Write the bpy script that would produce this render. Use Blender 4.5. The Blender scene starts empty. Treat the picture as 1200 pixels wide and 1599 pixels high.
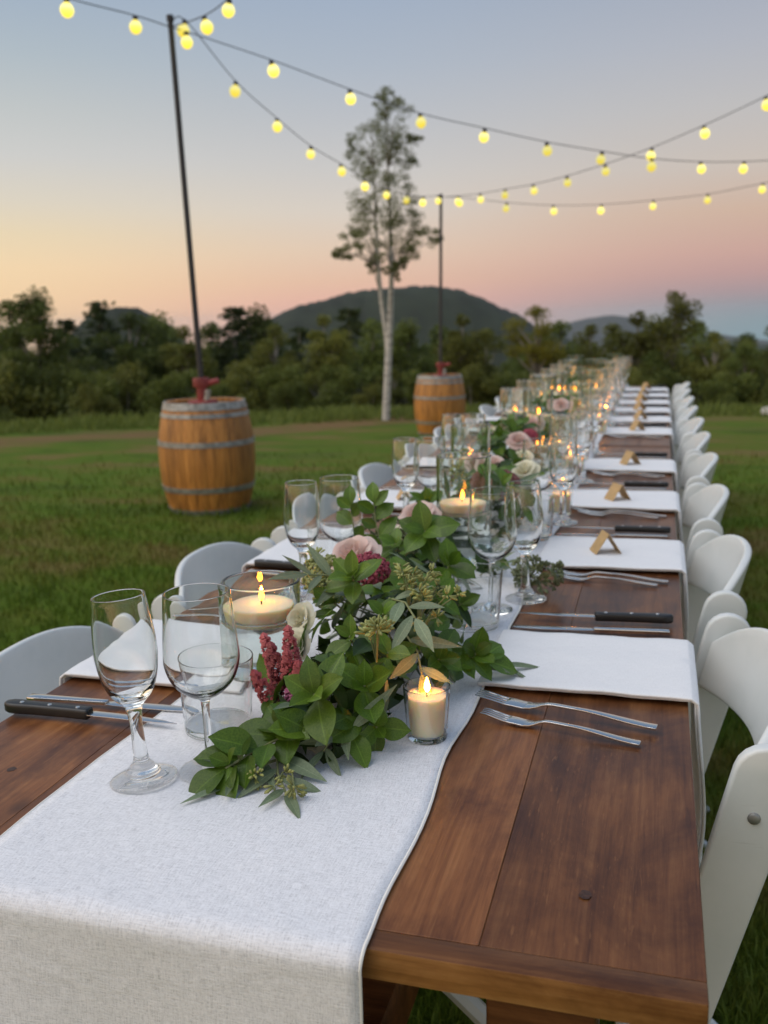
import bpy, bmesh, math, random
import numpy as np
from mathutils import Vector, Matrix, Euler
R = math.radians
rng = random.Random(11)
SC = bpy.context.scene
COL = SC.collection

# ------------------------------------------------------------------ camera
cam_data = bpy.data.cameras.new('camera')
cam = bpy.data.objects.new('camera', cam_data); COL.objects.link(cam)
CAMP = Vector((0, 0, 1.26))
_p, _y, _r = R(11.4577), R(16.0887), R(-1.19407)
_f = Vector((-math.sin(_y)*math.cos(_p), math.cos(_y)*math.cos(_p), -math.sin(_p)))
_rt = Vector((math.cos(_y), math.sin(_y), 0)); _up = _rt.cross(_f)
_r2 = _rt*math.cos(_r) + _up*math.sin(_r); _u2 = _up*math.cos(_r) - _rt*math.sin(_r)
M = Matrix((_r2, _u2, -_f)).transposed().to_4x4(); M.translation = CAMP
cam.matrix_world = M
cam_data.sensor_fit = 'HORIZONTAL'; cam_data.sensor_width = 36; cam_data.lens = 36*1492.6/1200
cam_data.clip_start = .05; cam_data.clip_end = 20000
cam_data.dof.use_dof = True; cam_data.dof.focus_distance = 1.02; cam_data.dof.aperture_fstop = 8.6
SC.camera = cam

# ------------------------------------------------------------------ world: dusk sky, belt of Venus opposite the set sun
def lin(c):
    return tuple((v/255/12.92 if v/255 <= .04045 else ((v/255+.055)/1.055)**2.4) for v in c)
world = bpy.data.worlds.new('World'); SC.world = world; world.use_nodes = True
nt = world.node_tree; nt.nodes.clear()
def N(t, **kw):
    n = nt.nodes.new(t)
    for k, v in kw.items(): setattr(n, k, v)
    return n
def ramp(stops, tree=None):
    n = (tree or nt).nodes.new('ShaderNodeValToRGB'); cr = n.color_ramp
    while len(cr.elements) > 1: cr.elements.remove(cr.elements[-1])
    first = True
    for p, c in stops:
        e = cr.elements[0] if first else cr.elements.new(p)
        e.position = p; e.color = (*c, 1) if len(c) == 3 else c; first = False
    return n
tc = N('ShaderNodeTexCoord'); sep = N('ShaderNodeSeparateXYZ'); nt.links.new(tc.outputs['Generated'], sep.inputs[0])
zp = N('ShaderNodeMapRange'); zp.inputs[1].default_value = -.1; zp.inputs[2].default_value = 1
nt.links.new(sep.outputs[2], zp.inputs[0])
UPPER = [(.42, (143, 164, 188)), (.65, (126, 150, 182)), (1.0, (112, 138, 174))]
SKY_L = [(-.03, (243, 204, 160)), (.02, (247, 212, 168)), (.055, (246, 217, 175)), (.085, (235, 216, 181)), (.115, (222, 213, 195)),
         (.155, (207, 207, 204)), (.195, (194, 199, 199)), (.24, (177, 189, 197)), (.295, (160, 177, 196))]
SKY_M = [(-.03, (222, 172, 165)), (.018, (231, 181, 165)), (.037, (230, 190, 166)), (.068, (227, 202, 180)), (.105, (217, 207, 196)),
         (.146, (203, 201, 199)), (.187, (190, 193, 198)), (.236, (175, 185, 198)), (.287, (163, 177, 196))]
SKY_R = [(-.03, (126, 157, 164)), (-.008, (134, 156, 162)), (.004, (146, 152, 158)), (.018, (168, 150, 154)), (.036, (190, 155, 152)),
         (.056, (203, 165, 155)), (.095, (208, 180, 161)), (.135, (203, 192, 183)), (.185, (192, 190, 190)), (.24, (178, 182, 192)), (.29, (165, 173, 188))]
def skyramp(st):
    n = ramp([((z+.1)/1.1, lin(c)) for z, c in st+UPPER]); nt.links.new(zp.outputs[0], n.inputs[0]); return n
rl, rm, rr = skyramp(SKY_L), skyramp(SKY_M), skyramp(SKY_R)
rs = ramp([((z+.1)/1.1, c) for z, c in [(-.03, (1.9, 1.05, .5)), (.05, (1.8, 1.15, .65)), (.2, (1.3, 1.1, .85)), (.4, (.8, .8, .8)), (.65, (.40, .46, .58))]]+[(1.0, lin((112, 138, 174)))])
nt.links.new(zp.outputs[0], rs.inputs[0])
hv = N('ShaderNodeVectorMath', operation='MULTIPLY'); hv.inputs[1].default_value = (1, 1, 0); nt.links.new(tc.outputs['Generated'], hv.inputs[0])
hn = N('ShaderNodeVectorMath', operation='NORMALIZE'); nt.links.new(hv.outputs[0], hn.inputs[0])
dt = N('ShaderNodeVectorMath', operation='DOT_PRODUCT'); dt.inputs[1].default_value = (math.sin(R(50)), math.cos(R(50)), 0)
nt.links.new(hn.outputs[0], dt.inputs[0])
def band(a, b):
    m = N('ShaderNodeMapRange', interpolation_type='SMOOTHSTEP'); m.inputs[1].default_value = a; m.inputs[2].default_value = b
    nt.links.new(dt.outputs['Value'], m.inputs[0]); return m
def mixc(f, a, b):
    m = N('ShaderNodeMix', data_type='RGBA'); nt.links.new(f.outputs[0], m.inputs[0]); nt.links.new(a, m.inputs[6]); nt.links.new(b, m.inputs[7]); return m.outputs[2]
c0 = mixc(band(-.9, .0), rs.outputs[0], rl.outputs[0])
c1 = mixc(band(.0, .42), c0, rm.outputs[0])
c2 = mixc(band(.36, .74), c1, rr.outputs[0])
bg = N('ShaderNodeBackground'); bg.inputs[1].default_value = 1.0; nt.links.new(c2, bg.inputs[0])
wo = N('ShaderNodeOutputWorld'); nt.links.new(bg.outputs[0], wo.inputs[0])

# ------------------------------------------------------------------ afterglow lamp (soft, from behind left), raised high to light the table tops
sd = bpy.data.lights.new('sun', 'SUN'); sd.energy = 1.75; sd.angle = R(60); sd.color = (1.0, .93, .86)
so = bpy.data.objects.new('sun', sd); COL.objects.link(so)
az, el = R(-112), R(60)
sv = Vector((math.sin(az)*math.cos(el), math.cos(az)*math.cos(el), math.sin(el)))
so.rotation_euler = sv.to_track_quat('Z', 'Y').to_euler(); so.location = (-6, -4, 8)

vs = SC.view_settings
SC.display_settings.display_device = 'sRGB'
vs.view_transform = 'Standard'; vs.look = 'None'; vs.exposure = 0.0; vs.gamma = 1; vs.use_curve_mapping = False
cy = SC.cycles
cy.use_denoising = True
try: cy.denoiser = 'OPENIMAGEDENOISE'
except Exception: pass
cy.max_bounces = 22; cy.transmission_bounces = 22; cy.transparent_max_bounces = 12; cy.glossy_bounces = 6; cy.diffuse_bounces = 3
cy.volume_bounces = 0; cy.sample_clamp_indirect = 6; cy.caustics_reflective = True; cy.caustics_refractive = True; cy.blur_glossy = .3

# ------------------------------------------------------------------ mesh helpers
class MB:
    def __init__(s): s.v = []; s.f = []; s.uv = None
    def add(s, v, f):
        o = len(s.v); s.v += [tuple(p) for p in v]; s.f += [tuple(i+o for i in q) for q in f]
    def box(s, x0, x1, y0, y1, z0, z1, mat=None):
        v = [Vector(p) for p in ((x0,y0,z0),(x1,y0,z0),(x1,y1,z0),(x0,y1,z0),(x0,y0,z1),(x1,y0,z1),(x1,y1,z1),(x0,y1,z1))]
        if mat: v = [mat @ p for p in v]
        s.add(v, [(3,2,1,0),(4,5,6,7),(0,1,5,4),(1,2,6,5),(2,3,7,6),(3,0,4,7)])
    def lathe(s, prof, n=24, close=False, mat=None):
        v = []; f = []; idx = []
        for r, z in prof:
            if r < 1e-6: idx.append([len(v)]); v.append(Vector((0, 0, z)))
            else:
                idx.append(list(range(len(v), len(v)+n))); v += [Vector((r*math.cos(2*math.pi*k/n), r*math.sin(2*math.pi*k/n), z)) for k in range(n)]
        rows = list(zip(idx, idx[1:])) + ([(idx[-1], idx[0])] if close else [])
        for a, b in rows:
            for k in range(n):
                k2 = (k+1) % n
                if len(a) == 1 and len(b) == 1: continue
                if len(a) == 1: f.append((a[0], b[k2], b[k]))
                elif len(b) == 1: f.append((a[k], a[k2], b[0]))
                else: f.append((a[k], a[k2], b[k2], b[k]))
        if mat: v = [mat @ p for p in v]
        s.add(v, f)
    def tube(s, pts, rad, n=8, cap=True):
        pts = [Vector(p) for p in pts]; m = len(pts)
        if not hasattr(rad, '__len__'): rad = [rad]*m
        t0 = (pts[1]-pts[0]).normalized(); ref = Vector((0, 0, 1)) if abs(t0.z) < .9 else Vector((1, 0, 0))
        nrm = t0.cross(ref).normalized(); v = []; f = []
        for i, p in enumerate(pts):
            t = (pts[min(i+1, m-1)]-pts[max(i-1, 0)]).normalized()
            nrm = (nrm - t*nrm.dot(t)).normalized(); b = t.cross(nrm)
            v += [p + (nrm*math.cos(2*math.pi*k/n) + b*math.sin(2*math.pi*k/n))*rad[i] for k in range(n)]
        for i in range(m-1):
            for k in range(n):
                a, b2 = i*n+k, i*n+(k+1) % n; f.append((a, b2, b2+n, a+n))
        if cap: f.append(tuple(range(n-1, -1, -1))); f.append(tuple((m-1)*n+k for k in range(n)))
        s.add(v, f)
    def sheet(s, fn, nu, nv, thick=None):
        """fn(u,v)->point on a grid; thick -> closed slab along the normal"""
        P = [[Vector(fn(i/nu, j/nv)) for j in range(nv+1)] for i in range(nu+1)]
        v = [P[i][j] for i in range(nu+1) for j in range(nv+1)]; w = nv+1
        f = [(i*w+j, (i+1)*w+j, (i+1)*w+j+1, i*w+j+1) for i in range(nu) for j in range(nv)]
        if thick:
            nn = []
            for i in range(nu+1):
                for j in range(nv+1):
                    du = P[min(i+1, nu)][j]-P[max(i-1, 0)][j]; dv = P[i][min(j+1, nv)]-P[i][max(j-1, 0)]
                    nn.append(du.cross(dv).normalized())
            o = len(v); v = v + [p-n_*thick for p, n_ in zip(v, nn)]
            f += [tuple(reversed([k+o for k in q])) for q in f]
            rim = [i*w for i in range(nu+1)] + [nu*w+j for j in range(1, nv+1)] + [i*w+nv for i in range(nu-1, -1, -1)] + [j for j in range(nv-1, 0, -1)]
            for a, b in zip(rim, rim[1:]+rim[:1]): f.append((b, a, a+o, b+o))
        s.add(v, f)
    def mesh(s, name, mat=None, smooth=True, angle=40, bevel=0, segs=2, uv=None, fix=True):
        me = bpy.data.meshes.new(name); me.from_pydata(s.v, [], s.f)
        if fix or bevel:
            bm = bmesh.new(); bm.from_mesh(me)
            if fix: bmesh.ops.recalc_face_normals(bm, faces=bm.faces)
            if bevel:
                ed = [e for e in bm.edges if len(e.link_faces) == 2 and e.calc_face_angle(0) > R(35)]
                bmesh.ops.bevel(bm, geom=ed, offset=bevel, segments=segs, profile=.5, affect='EDGES', clamp_overlap=True)
            bm.to_mesh(me); bm.free()
        if smooth:
            me.shade_smooth()
            if angle < 180: me.set_sharp_from_angle(angle=R(angle))
        if uv:
            l = me.uv_layers.new(name='UVMap'); co = np.empty(len(me.vertices)*3); me.vertices.foreach_get('co', co); co = co.reshape(-1, 3)
            li = np.empty(len(me.loops), dtype=np.int32); me.loops.foreach_get('vertex_index', li)
            l.data.foreach_set('uv', np.ascontiguousarray(uv(co)[li]).ravel())
        if mat: me.materials.append(mat)
        me.update(); return me
def ob(name, me, parent=None, loc=(0,0,0), rot=None, scale=None, mat=None):
    o = bpy.data.objects.new(name, me); COL.objects.link(o)
    if parent: o.parent = parent
    o.location = loc
    if rot is not None:
        if isinstance(rot, Matrix): o.rotation_euler = rot.to_euler()
        else: o.rotation_euler = rot
    if scale is not None: o.scale = (scale,)*3 if not hasattr(scale, '__len__') else scale
    return o
def tag(o, label, cat, group=None):
    o['label'] = label; o['category'] = cat
    if group: o['group'] = group
    return o
def thing(name, label, cat, loc=(0,0,0), rot=(0,0,0), group=None, scale=None):
    o = ob(name, None, None, loc, rot, scale); o.empty_display_size = .05
    return tag(o, label, cat, group)
def struct(o): o['kind'] = 'structure'; return o
def copy_tree(root, loc, rot, label=None):
    r = root.copy(); COL.objects.link(r); r.location = loc; r.rotation_euler = rot
    if label: r['label'] = label
    for ch in root.children:
        c = ch.copy(); COL.objects.link(c); c.parent = r
        for g in ch.children:
            d = g.copy(); COL.objects.link(d); d.parent = c
    return r
def vn(x, y, z=0):  # cheap smooth wobble
    return math.sin(x*1.7+1.3*math.sin(y*2.1+z))*.5+math.sin(y*2.9+z*1.7+1.1*math.sin(x*3.3))*.5
ORD = ['first','second','third','fourth','fifth','sixth','seventh','eighth','ninth','tenth','eleventh','twelfth','thirteenth','fourteenth','fifteenth','sixteenth','seventeenth','eighteenth','nineteenth','twentieth']

# ------------------------------------------------------------------ materials
def newmat(name):
    m = bpy.data.materials.new(name); m.use_nodes = True; t = m.node_tree
    return m, t, t.nodes['Principled BSDF'], t.nodes['Material Output']
def nd(t, typ, **kw):
    n = t.nodes.new(typ)
    for k, v in kw.items():
        if k.startswith('i_'): n.inputs[k[2:].replace('_', ' ')].default_value = v
        else: setattr(n, k, v)
    return n
def coord(t, scale=(1,1,1), which='Object', rnd=False):
    c = t.nodes.new('ShaderNodeTexCoord'); mp = t.nodes.new('ShaderNodeMapping'); mp.inputs['Scale'].default_value = scale
    t.links.new(c.outputs[which], mp.inputs[0])
    if rnd:
        oi = t.nodes.new('ShaderNodeObjectInfo'); k = t.nodes.new('ShaderNodeMath'); k.operation = 'MULTIPLY'; k.inputs[1].default_value = 37
        t.links.new(oi.outputs['Random'], k.inputs[0]); t.links.new(k.outputs[0], mp.inputs['Location'])
    return mp
def noise(t, vec, scale, detail=4, rough=.55, dist=0):
    n = nd(t, 'ShaderNodeTexNoise'); n.inputs['Scale'].default_value = scale; n.inputs['Detail'].default_value = detail
    n.inputs['Roughness'].default_value = rough; n.inputs['Distortion'].default_value = dist
    if vec: t.links.new(vec.outputs[0], n.inputs['Vector'])
    return n.outputs[0]
def cramp(t, fac, stops):
    n = ramp(stops, t); t.links.new(fac, n.inputs[0]); return n.outputs[0]
def mmix(t, fac, a, b, mode='MIX'):
    m = t.nodes.new('ShaderNodeMix'); m.data_type = 'RGBA'; m.blend_type = mode
    for s, v in ((0, fac), (6, a), (7, b)):
        if hasattr(v, 'is_linked'): t.links.new(v, m.inputs[s])
        elif s == 0: m.inputs[0].default_value = v
        else: m.inputs[s].default_value = (*v, 1)
    return m.outputs[2]
def math_(t, op, a, b=None):
    m = t.nodes.new('ShaderNodeMath'); m.operation = op
    for i, v in enumerate((a, b)):
        if v is None: continue
        if hasattr(v, 'is_linked'): t.links.new(v, m.inputs[i])
        else: m.inputs[i].default_value = v
    return m.outputs[0]
def bump(t, h, p, strength=.3, dist=.001):
    b = t.nodes.new('ShaderNodeBump'); b.inputs['Strength'].default_value = strength; b.inputs['Distance'].default_value = dist
    t.links.new(h, b.inputs['Height']); t.links.new(b.outputs[0], p.inputs['Normal'])
def simple(name, col, rough=.5, metal=0, spec=None, var=0, vscale=8, **kw):
    m, t, p, o = newmat(name)
    p.inputs['Base Color'].default_value = (*col, 1); p.inputs['Roughness'].default_value = rough; p.inputs['Metallic'].default_value = metal
    if var:
        f = noise(t, coord(t), vscale, 5)
        c = cramp(t, f, [(.3, tuple(v*(1-var) for v in col)), (.7, tuple(min(1, v*(1+var)) for v in col))]); t.links.new(c, p.inputs['Base Color'])
    for k, v in kw.items(): p.inputs[k.replace('_', ' ')].default_value = v
    return m

def wood_material(name, dark, mid, light, rough=(.32, .5), along=1):
    m, t, p, o = newmat(name)
    sc = [1, 1, 1]; sc[along] = .07
    v = coord(t, tuple(sc), rnd=True); v2 = coord(t, (1, .5, 1) if along == 1 else (.5, 1, 1), rnd=True)
    sf = [1, 1, 1]; sf[along] = .022
    g0 = noise(t, v, 40, 8, .65, .8); g1 = noise(t, coord(t, tuple(sf), rnd=True), 330, 4, .7)
    g = math_(t, 'ADD', math_(t, 'MULTIPLY', g0, .72), math_(t, 'MULTIPLY', g1, .28)); blot = noise(t, v2, 9, 7, .68, .5)
    c = cramp(t, g, [(.32, dark), (.5, mid), (.70, light)])
    c = mmix(t, cramp(t, blot, [(.38, (.95,)*3), (.60, (.0,)*3)]), c, mmix(t, 1.0, c, (.42, .36, .36), 'MULTIPLY'))
    scr = noise(t, coord(t, (260, 9, 60) if along == 1 else (9, 260, 60), rnd=True), 1, 3, .5)
    c = mmix(t, cramp(t, scr, [(.66, (0,)*3), (.74, (.30,)*3)]), c, light)
    scf = noise(t, coord(t, (260, 40, 40) if along == 1 else (40, 260, 40), rnd=True), 1, 4, .6); pat = noise(t, v2, 5, 3)
    c = mmix(t, math_(t, 'MULTIPLY', cramp(t, scf, [(.60, (0,)*3), (.72, (.34,)*3)]), cramp(t, pat, [(.46, (0,)*3), (.62, (1,)*3)])), c, tuple(x*1.35 for x in light))
    vo = nd(t, 'ShaderNodeTexVoronoi'); vm = coord(t, (6.4, 4.2, 5) if along == 1 else (4.2, 6.4, 5), rnd=True); t.links.new(vm.outputs[0], vo.inputs['Vector'])
    vo.inputs['Scale'].default_value = 1.0
    kn = cramp(t, vo.outputs['Distance'], [(.045, (1,)*3), (.11, (0,)*3)])
    c = mmix(t, math_(t, 'MULTIPLY', kn, .85), c, tuple(x*.25 for x in dark))
    oi = t.nodes.new('ShaderNodeObjectInfo')
    hs = t.nodes.new('ShaderNodeHueSaturation'); t.links.new(c, hs.inputs['Color'])
    mr = t.nodes.new('ShaderNodeMapRange'); mr.inputs[3].default_value = .78; mr.inputs[4].default_value = 1.22
    t.links.new(oi.outputs['Random'], mr.inputs[0]); t.links.new(mr.outputs[0], hs.inputs['Value'])
    t.links.new(hs.outputs[0], p.inputs['Base Color'])
    rr_ = t.nodes.new('ShaderNodeMapRange'); rr_.inputs[3].default_value = rough[0]; rr_.inputs[4].default_value = rough[1]
    t.links.new(blot, rr_.inputs[0]); t.links.new(rr_.outputs[0], p.inputs['Roughness'])
    p.inputs['Specular IOR Level'].default_value = .32
    bump(t, g, p, .25, .0012)
    return m
MAT = {}
MAT['table'] = wood_material('stained_wood', (.085, .027, .008), (.210, .078, .024), (.33, .145, .050), rough=(.26, .42))
MAT['table_x'] = wood_material('stained_wood_end', (.075, .026, .008), (.17, .066, .020), (.28, .125, .040), along=0)
MAT['table_edge'] = wood_material('lit_edge_wood', (.12, .045, .012), (.30, .135, .040), (.46, .24, .085), along=0)  # same stain, paler: light on the end faces is put into the colour
MAT['knot'] = simple('dark_knot', (.052, .020, .009), .5, var=.6, vscale=300)
MAT['leg'] = wood_material('leg_wood', (.06, .022, .008), (.16, .058, .018), (.26, .11, .04), along=0)

def linen(name, col, weave=1.0, bumpy=.35, k=1.0):
    m, t, p, o = newmat(name)
    a = noise(t, coord(t, (900, 60, 1), 'UV'), weave, 3, .6); b = noise(t, coord(t, (60, 900, 1), 'UV'), weave, 3, .6)
    fine = nd(t, 'ShaderNodeTexVoronoi'); fm = coord(t, (520, 520, 1), 'UV'); t.links.new(fm.outputs[0], fine.inputs['Vector']); fine.inputs['Scale'].default_value = 1
    s = math_(t, 'ADD', a, b); s = math_(t, 'ADD', s, math_(t, 'MULTIPLY', fine.outputs['Distance'], .35))
    c = cramp(t, math_(t, 'MULTIPLY', s, .5), [(.40, tuple(x*(1-.30*k) for x in col)), (.56, col), (.70, tuple(min(.92, x*(1+.16*k)) for x in col))])
    t.links.new(c, p.inputs['Base Color']); p.inputs['Roughness'].default_value = .85
    p.inputs['Sheen Weight'].default_value = .15
    wr = noise(t, coord(t, (9, 14, 1), 'UV'), 1.6, 3, .5, .8); s = math_(t, 'ADD', math_(t, 'MULTIPLY', s, bumpy), math_(t, 'MULTIPLY', wr, 2.2))
    bump(t, s, p, .8, .0011)
    return m
MAT['runner'] = linen('runner_linen', (.74, .74, .755)); MAT['napkin'] = linen('napkin_cloth', (.80, .80, .80), 1.4, .08, .3)
MAT['hem'] = simple('hem_thread', (.82, .80, .74), .9)

def glass(name, col=(1, 1, 1), ior=1.47):
    m = bpy.data.materials.new(name); m.use_nodes = True; t = m.node_tree; t.nodes.clear()
    g = t.nodes.new('ShaderNodeBsdfGlass'); g.inputs['Color'].default_value = (*col, 1); g.inputs['Roughness'].default_value = 0; g.inputs['IOR'].default_value = ior
    o = t.nodes.new('ShaderNodeOutputMaterial'); t.links.new(g.outputs[0], o.inputs[0]); return m
MAT['glass'] = glass('clear_glass', (.990, .996, .993), 1.5); MAT['vase_glass'] = glass('thick_vase_glass', (.955, .975, .965), 1.52); MAT['water'] = glass('clear_water', (.99, 1, 1), 1.333)
def waxmat(name, col, ssw, rad):
    m = simple(name, col, .45); p = m.node_tree.nodes['Principled BSDF']
    p.inputs['Subsurface Weight'].default_value = ssw; p.inputs['Subsurface Radius'].default_value = rad; p.inputs['Subsurface Scale'].default_value = 1
    return m
MAT['wax'] = waxmat('cream_wax', (.90, .78, .57), .9, (.020, .0105, .0045))
MAT['wick'] = simple('charred_wick', (.015, .012, .01), .9)
def flame_mat():
    m = bpy.data.materials.new('candle_flame'); m.use_nodes = True; t = m.node_tree; t.nodes.clear()
    c = coord(t, (1, 1, 1), 'Generated'); s = t.nodes.new('ShaderNodeSeparateXYZ'); t.links.new(c.outputs[0], s.inputs[0])
    col = cramp(t, s.outputs[2], [(0, (1, .18, .01)), (.25, (1, .34, .03)), (.6, (1, .31, .025)), (1, (1, .18, .01))])
    e = t.nodes.new('ShaderNodeEmission'); e.inputs[1].default_value = 120; t.links.new(col, e.inputs[0])
    o = t.nodes.new('ShaderNodeOutputMaterial'); t.links.new(e.outputs[0], o.inputs[0]); return m
MAT['flame'] = flame_mat()
def bulbmat():
    m = bpy.data.materials.new('lit_bulb'); m.use_nodes = True; t = m.node_tree; t.nodes.clear()
    c = coord(t, (1, 1, 1), 'Generated'); s = t.nodes.new('ShaderNodeSeparateXYZ'); t.links.new(c.outputs[0], s.inputs[0])
    col = cramp(t, s.outputs[2], [(0, (1, .74, .05)), (.45, (1, .86, .16)), (.7, (1, .93, .38)), (1, (1, .80, .10))])
    e = t.nodes.new('ShaderNodeEmission'); e.inputs[1].default_value = 1.1; t.links.new(col, e.inputs[0])
    oi = t.nodes.new('ShaderNodeObjectInfo'); mr = t.nodes.new('ShaderNodeMapRange'); mr.inputs[3].default_value = .85; mr.inputs[4].default_value = 1.6; t.links.new(oi.outputs['Random'], mr.inputs[0]); t.links.new(mr.outputs[0], e.inputs[1])
    o = t.nodes.new('ShaderNodeOutputMaterial'); t.links.new(e.outputs[0], o.inputs[0]); return m
MAT['bulb'] = bulbmat()
MAT['steel'] = simple('polished_steel', (.62, .62, .62), .13, 1); MAT['blade'] = simple('brushed_blade', (.60, .61, .62), .2, 1)
MAT['black'] = simple('black_handle', (.014, .014, .014), .38); MAT['rivet'] = simple('rivet_metal', (.65, .65, .65), .3, 1)
MAT['kraft'] = simple('kraft_card', (.47, .31, .14), .75, var=.12, vscale=60)
def chairmat():
    m, t, p, o = newmat('white_resin')
    f = noise(t, coord(t), 9, 5, .6); c = cramp(t, f, [(.3, (.66, .69, .67)), (.6, (.73, .75, .73))])
    sc = noise(t, coord(t, (40, 5, 60)), 3, 3, .5); c = mmix(t, cramp(t, sc, [(.70, (0,)*3), (.78, (.35,)*3)]), c, (.45, .45, .42))
    t.links.new(c, p.inputs['Base Color']); p.inputs['Roughness'].default_value = .38
    bump(t, noise(t, coord(t), 350, 2), p, .08, .0006); return m
MAT['chair'] = chairmat()
MAT['pole'] = simple('dark_metal_pole', (.05, .05, .055), .5, .6); MAT['cable'] = simple('black_cable', (.03, .03, .035), .6); MAT['socket'] = simple('black_socket', (.02, .02, .02), .5)
MAT['red'] = simple('red_painted_clamp', (.26, .040, .036), .55, var=.3); MAT['galv'] = simple('galvanised_hoop', (.31, .31, .29), .55, .6, var=.45, vscale=22)
def stave_mat():
    m, t, p, o = newmat('barrel_oak')
    g = noise(t, coord(t, (1, 1, .07), rnd=True), 60, 6, .6)
    c = cramp(t, g, [(.3, (.32, .125, .025)), (.55, (.50, .215, .045)), (.75, (.60, .29, .075))])
    oi = t.nodes.new('ShaderNodeObjectInfo'); hs = t.nodes.new('ShaderNodeHueSaturation'); mr = t.nodes.new('ShaderNodeMapRange')
    mr.inputs[3].default_value = .72; mr.inputs[4].default_value = 1.2; t.links.new(oi.outputs['Random'], mr.inputs[0]); t.links.new(mr.outputs[0], hs.inputs['Value'])
    st = noise(t, coord(t, (9, 9, 1.6), rnd=True), 1.6, 5, .65); c = mmix(t, cramp(t, st, [(.50, (0,)*3), (.68, (.75,)*3)]), c, (.13, .055, .018))
    t.links.new(c, hs.inputs['Color']); t.links.new(hs.outputs[0], p.inputs['Base Color']); p.inputs['Roughness'].default_value = .5; bump(t, g, p, .3, .002); return m
MAT['stave'] = stave_mat(); MAT['head'] = simple('weathered_barrel_head', (.30, .24, .17), .8, var=.3, vscale=20)

def leafmat(name, a, b, rough=.4, trans=.25, vein=True, vs=25, objvar=.25, spec=.5):
    m, t, p, o = newmat(name)
    f = noise(t, coord(t, rnd=True), vs, 3); c = cramp(t, f, [(.3, a), (.7, b)])
    if vein:
        u = nd(t, 'ShaderNodeUVMap'); s = t.nodes.new('ShaderNodeSeparateXYZ'); t.links.new(u.outputs[0], s.inputs[0])
        d = math_(t, 'ABSOLUTE', math_(t, 'SUBTRACT', s.outputs[0], .5))
        c = mmix(t, cramp(t, d, [(.012, (.32,)*3), (.035, (0,)*3)]), c, tuple(min(1, x*2.2) for x in b))
    oi = t.nodes.new('ShaderNodeObjectInfo'); hs = t.nodes.new('ShaderNodeHueSaturation'); mr = t.nodes.new('ShaderNodeMapRange')
    mr.inputs[3].default_value = 1-objvar; mr.inputs[4].default_value = 1+objvar; t.links.new(oi.outputs['Random'], mr.inputs[0]); t.links.new(mr.outputs[0], hs.inputs['Value'])
    t.links.new(c, hs.inputs['Color']); t.links.new(hs.outputs[0], p.inputs['Base Color']); p.inputs['Roughness'].default_value = rough
    p.inputs['Specular IOR Level'].default_value = spec
    tr = t.nodes.new('ShaderNodeBsdfTranslucent'); t.links.new(hs.outputs[0], tr.inputs[0]); mx = t.nodes.new('ShaderNodeMixShader'); mx.inputs[0].default_value = trans
    t.links.new(p.outputs[0], mx.inputs[1]); t.links.new(tr.outputs[0], mx.inputs[2]); t.links.new(mx.outputs[0], o.inputs[0]); return m
MAT['leaf'] = leafmat('glossy_green_leaf', (.056, .118, .010), (.112, .192, .020), .36, .25, objvar=.30, spec=.35)
MAT['leaflight'] = leafmat('young_green_leaf', (.080, .150, .012), (.140, .220, .024), .36, .25, objvar=.15, spec=.35)
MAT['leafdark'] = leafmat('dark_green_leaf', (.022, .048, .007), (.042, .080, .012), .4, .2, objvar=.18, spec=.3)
MAT['euc'] = leafmat('eucalyptus_leaf', (.14, .19, .10), (.20, .25, .145), .55, .15)
MAT['seed'] = leafmat('eucalyptus_seed', (.27, .30, .085), (.37, .38, .13), .5, .1, vein=False, vs=90)
MAT['seeddark'] = leafmat('dark_seed', (.13, .16, .07), (.20, .22, .11), .5, .1, vein=False, vs=90)
MAT['stem'] = simple('green_stem', (.20, .22, .09), .6)
MAT['rose'] = leafmat('blush_rose_petal', (.78, .56, .50), (.83, .68, .60), .55, .35, vein=False, vs=12, objvar=.06)
MAT['cream'] = leafmat('cream_petal', (.80, .76, .55), (.84, .82, .66), .55, .35, vein=False, vs=12, objvar=.05)
MAT['sedum'] = leafmat('crimson_sedum', (.26, .025, .05), (.42, .07, .10), .6, .1, vein=False, vs=60)
MAT['astilbe'] = leafmat('coral_astilbe', (.36, .06, .07), (.52, .13, .13), .6, .1, vein=False, vs=60)
MAT['pompon'] = leafmat('magenta_pompon', (.40, .09, .20), (.55, .17, .30), .6, .15, vein=False, vs=60)
MAT['hydra'] = leafmat('dusky_red_hydrangea', (.25, .08, .075), (.37, .16, .13), .6, .2, vein=False, vs=40)
def treeleaf(name, a, b, ov=.3): return leafmat(name, a, b, .6, .35, vein=False, vs=3, objvar=ov, spec=.2)
MAT['tree1'] = treeleaf('forest_leaf', (.080, .108, .026), (.155, .190, .044)); MAT['tree2'] = treeleaf('olive_leaf', (.110, .125, .026), (.200, .205, .044))
MAT['tree3'] = treeleaf('autumn_leaf', (.17, .17, .025), (.28, .25, .035), .2); MAT['conif'] = treeleaf('conifer_needle', (.036, .054, .020), (.070, .092, .030))
MAT['birchleaf'] = treeleaf('birch_leaf', (.13, .150, .055), (.21, .225, .085)); MAT['shrub'] = treeleaf('shrub_leaf', (.095, .122, .026), (.170, .200, .044))
MAT['bark'] = simple('grey_bark', (.24, .22, .19), .9, var=.4, vscale=10)
def birchbark():
    m, t, p, o = newmat('white_birch_bark')
    n = noise(t, coord(t, (3, 3, 22)), 2.2, 4, .6); c = cramp(t, n, [(.36, (.12, .10, .09)), (.46, (.50, .48, .44)), (.8, (.62, .60, .56))])
    t.links.new(c, p.inputs['Base Color']); p.inputs['Roughness'].default_value = .8; return m
MAT['birch'] = birchbark()

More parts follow.
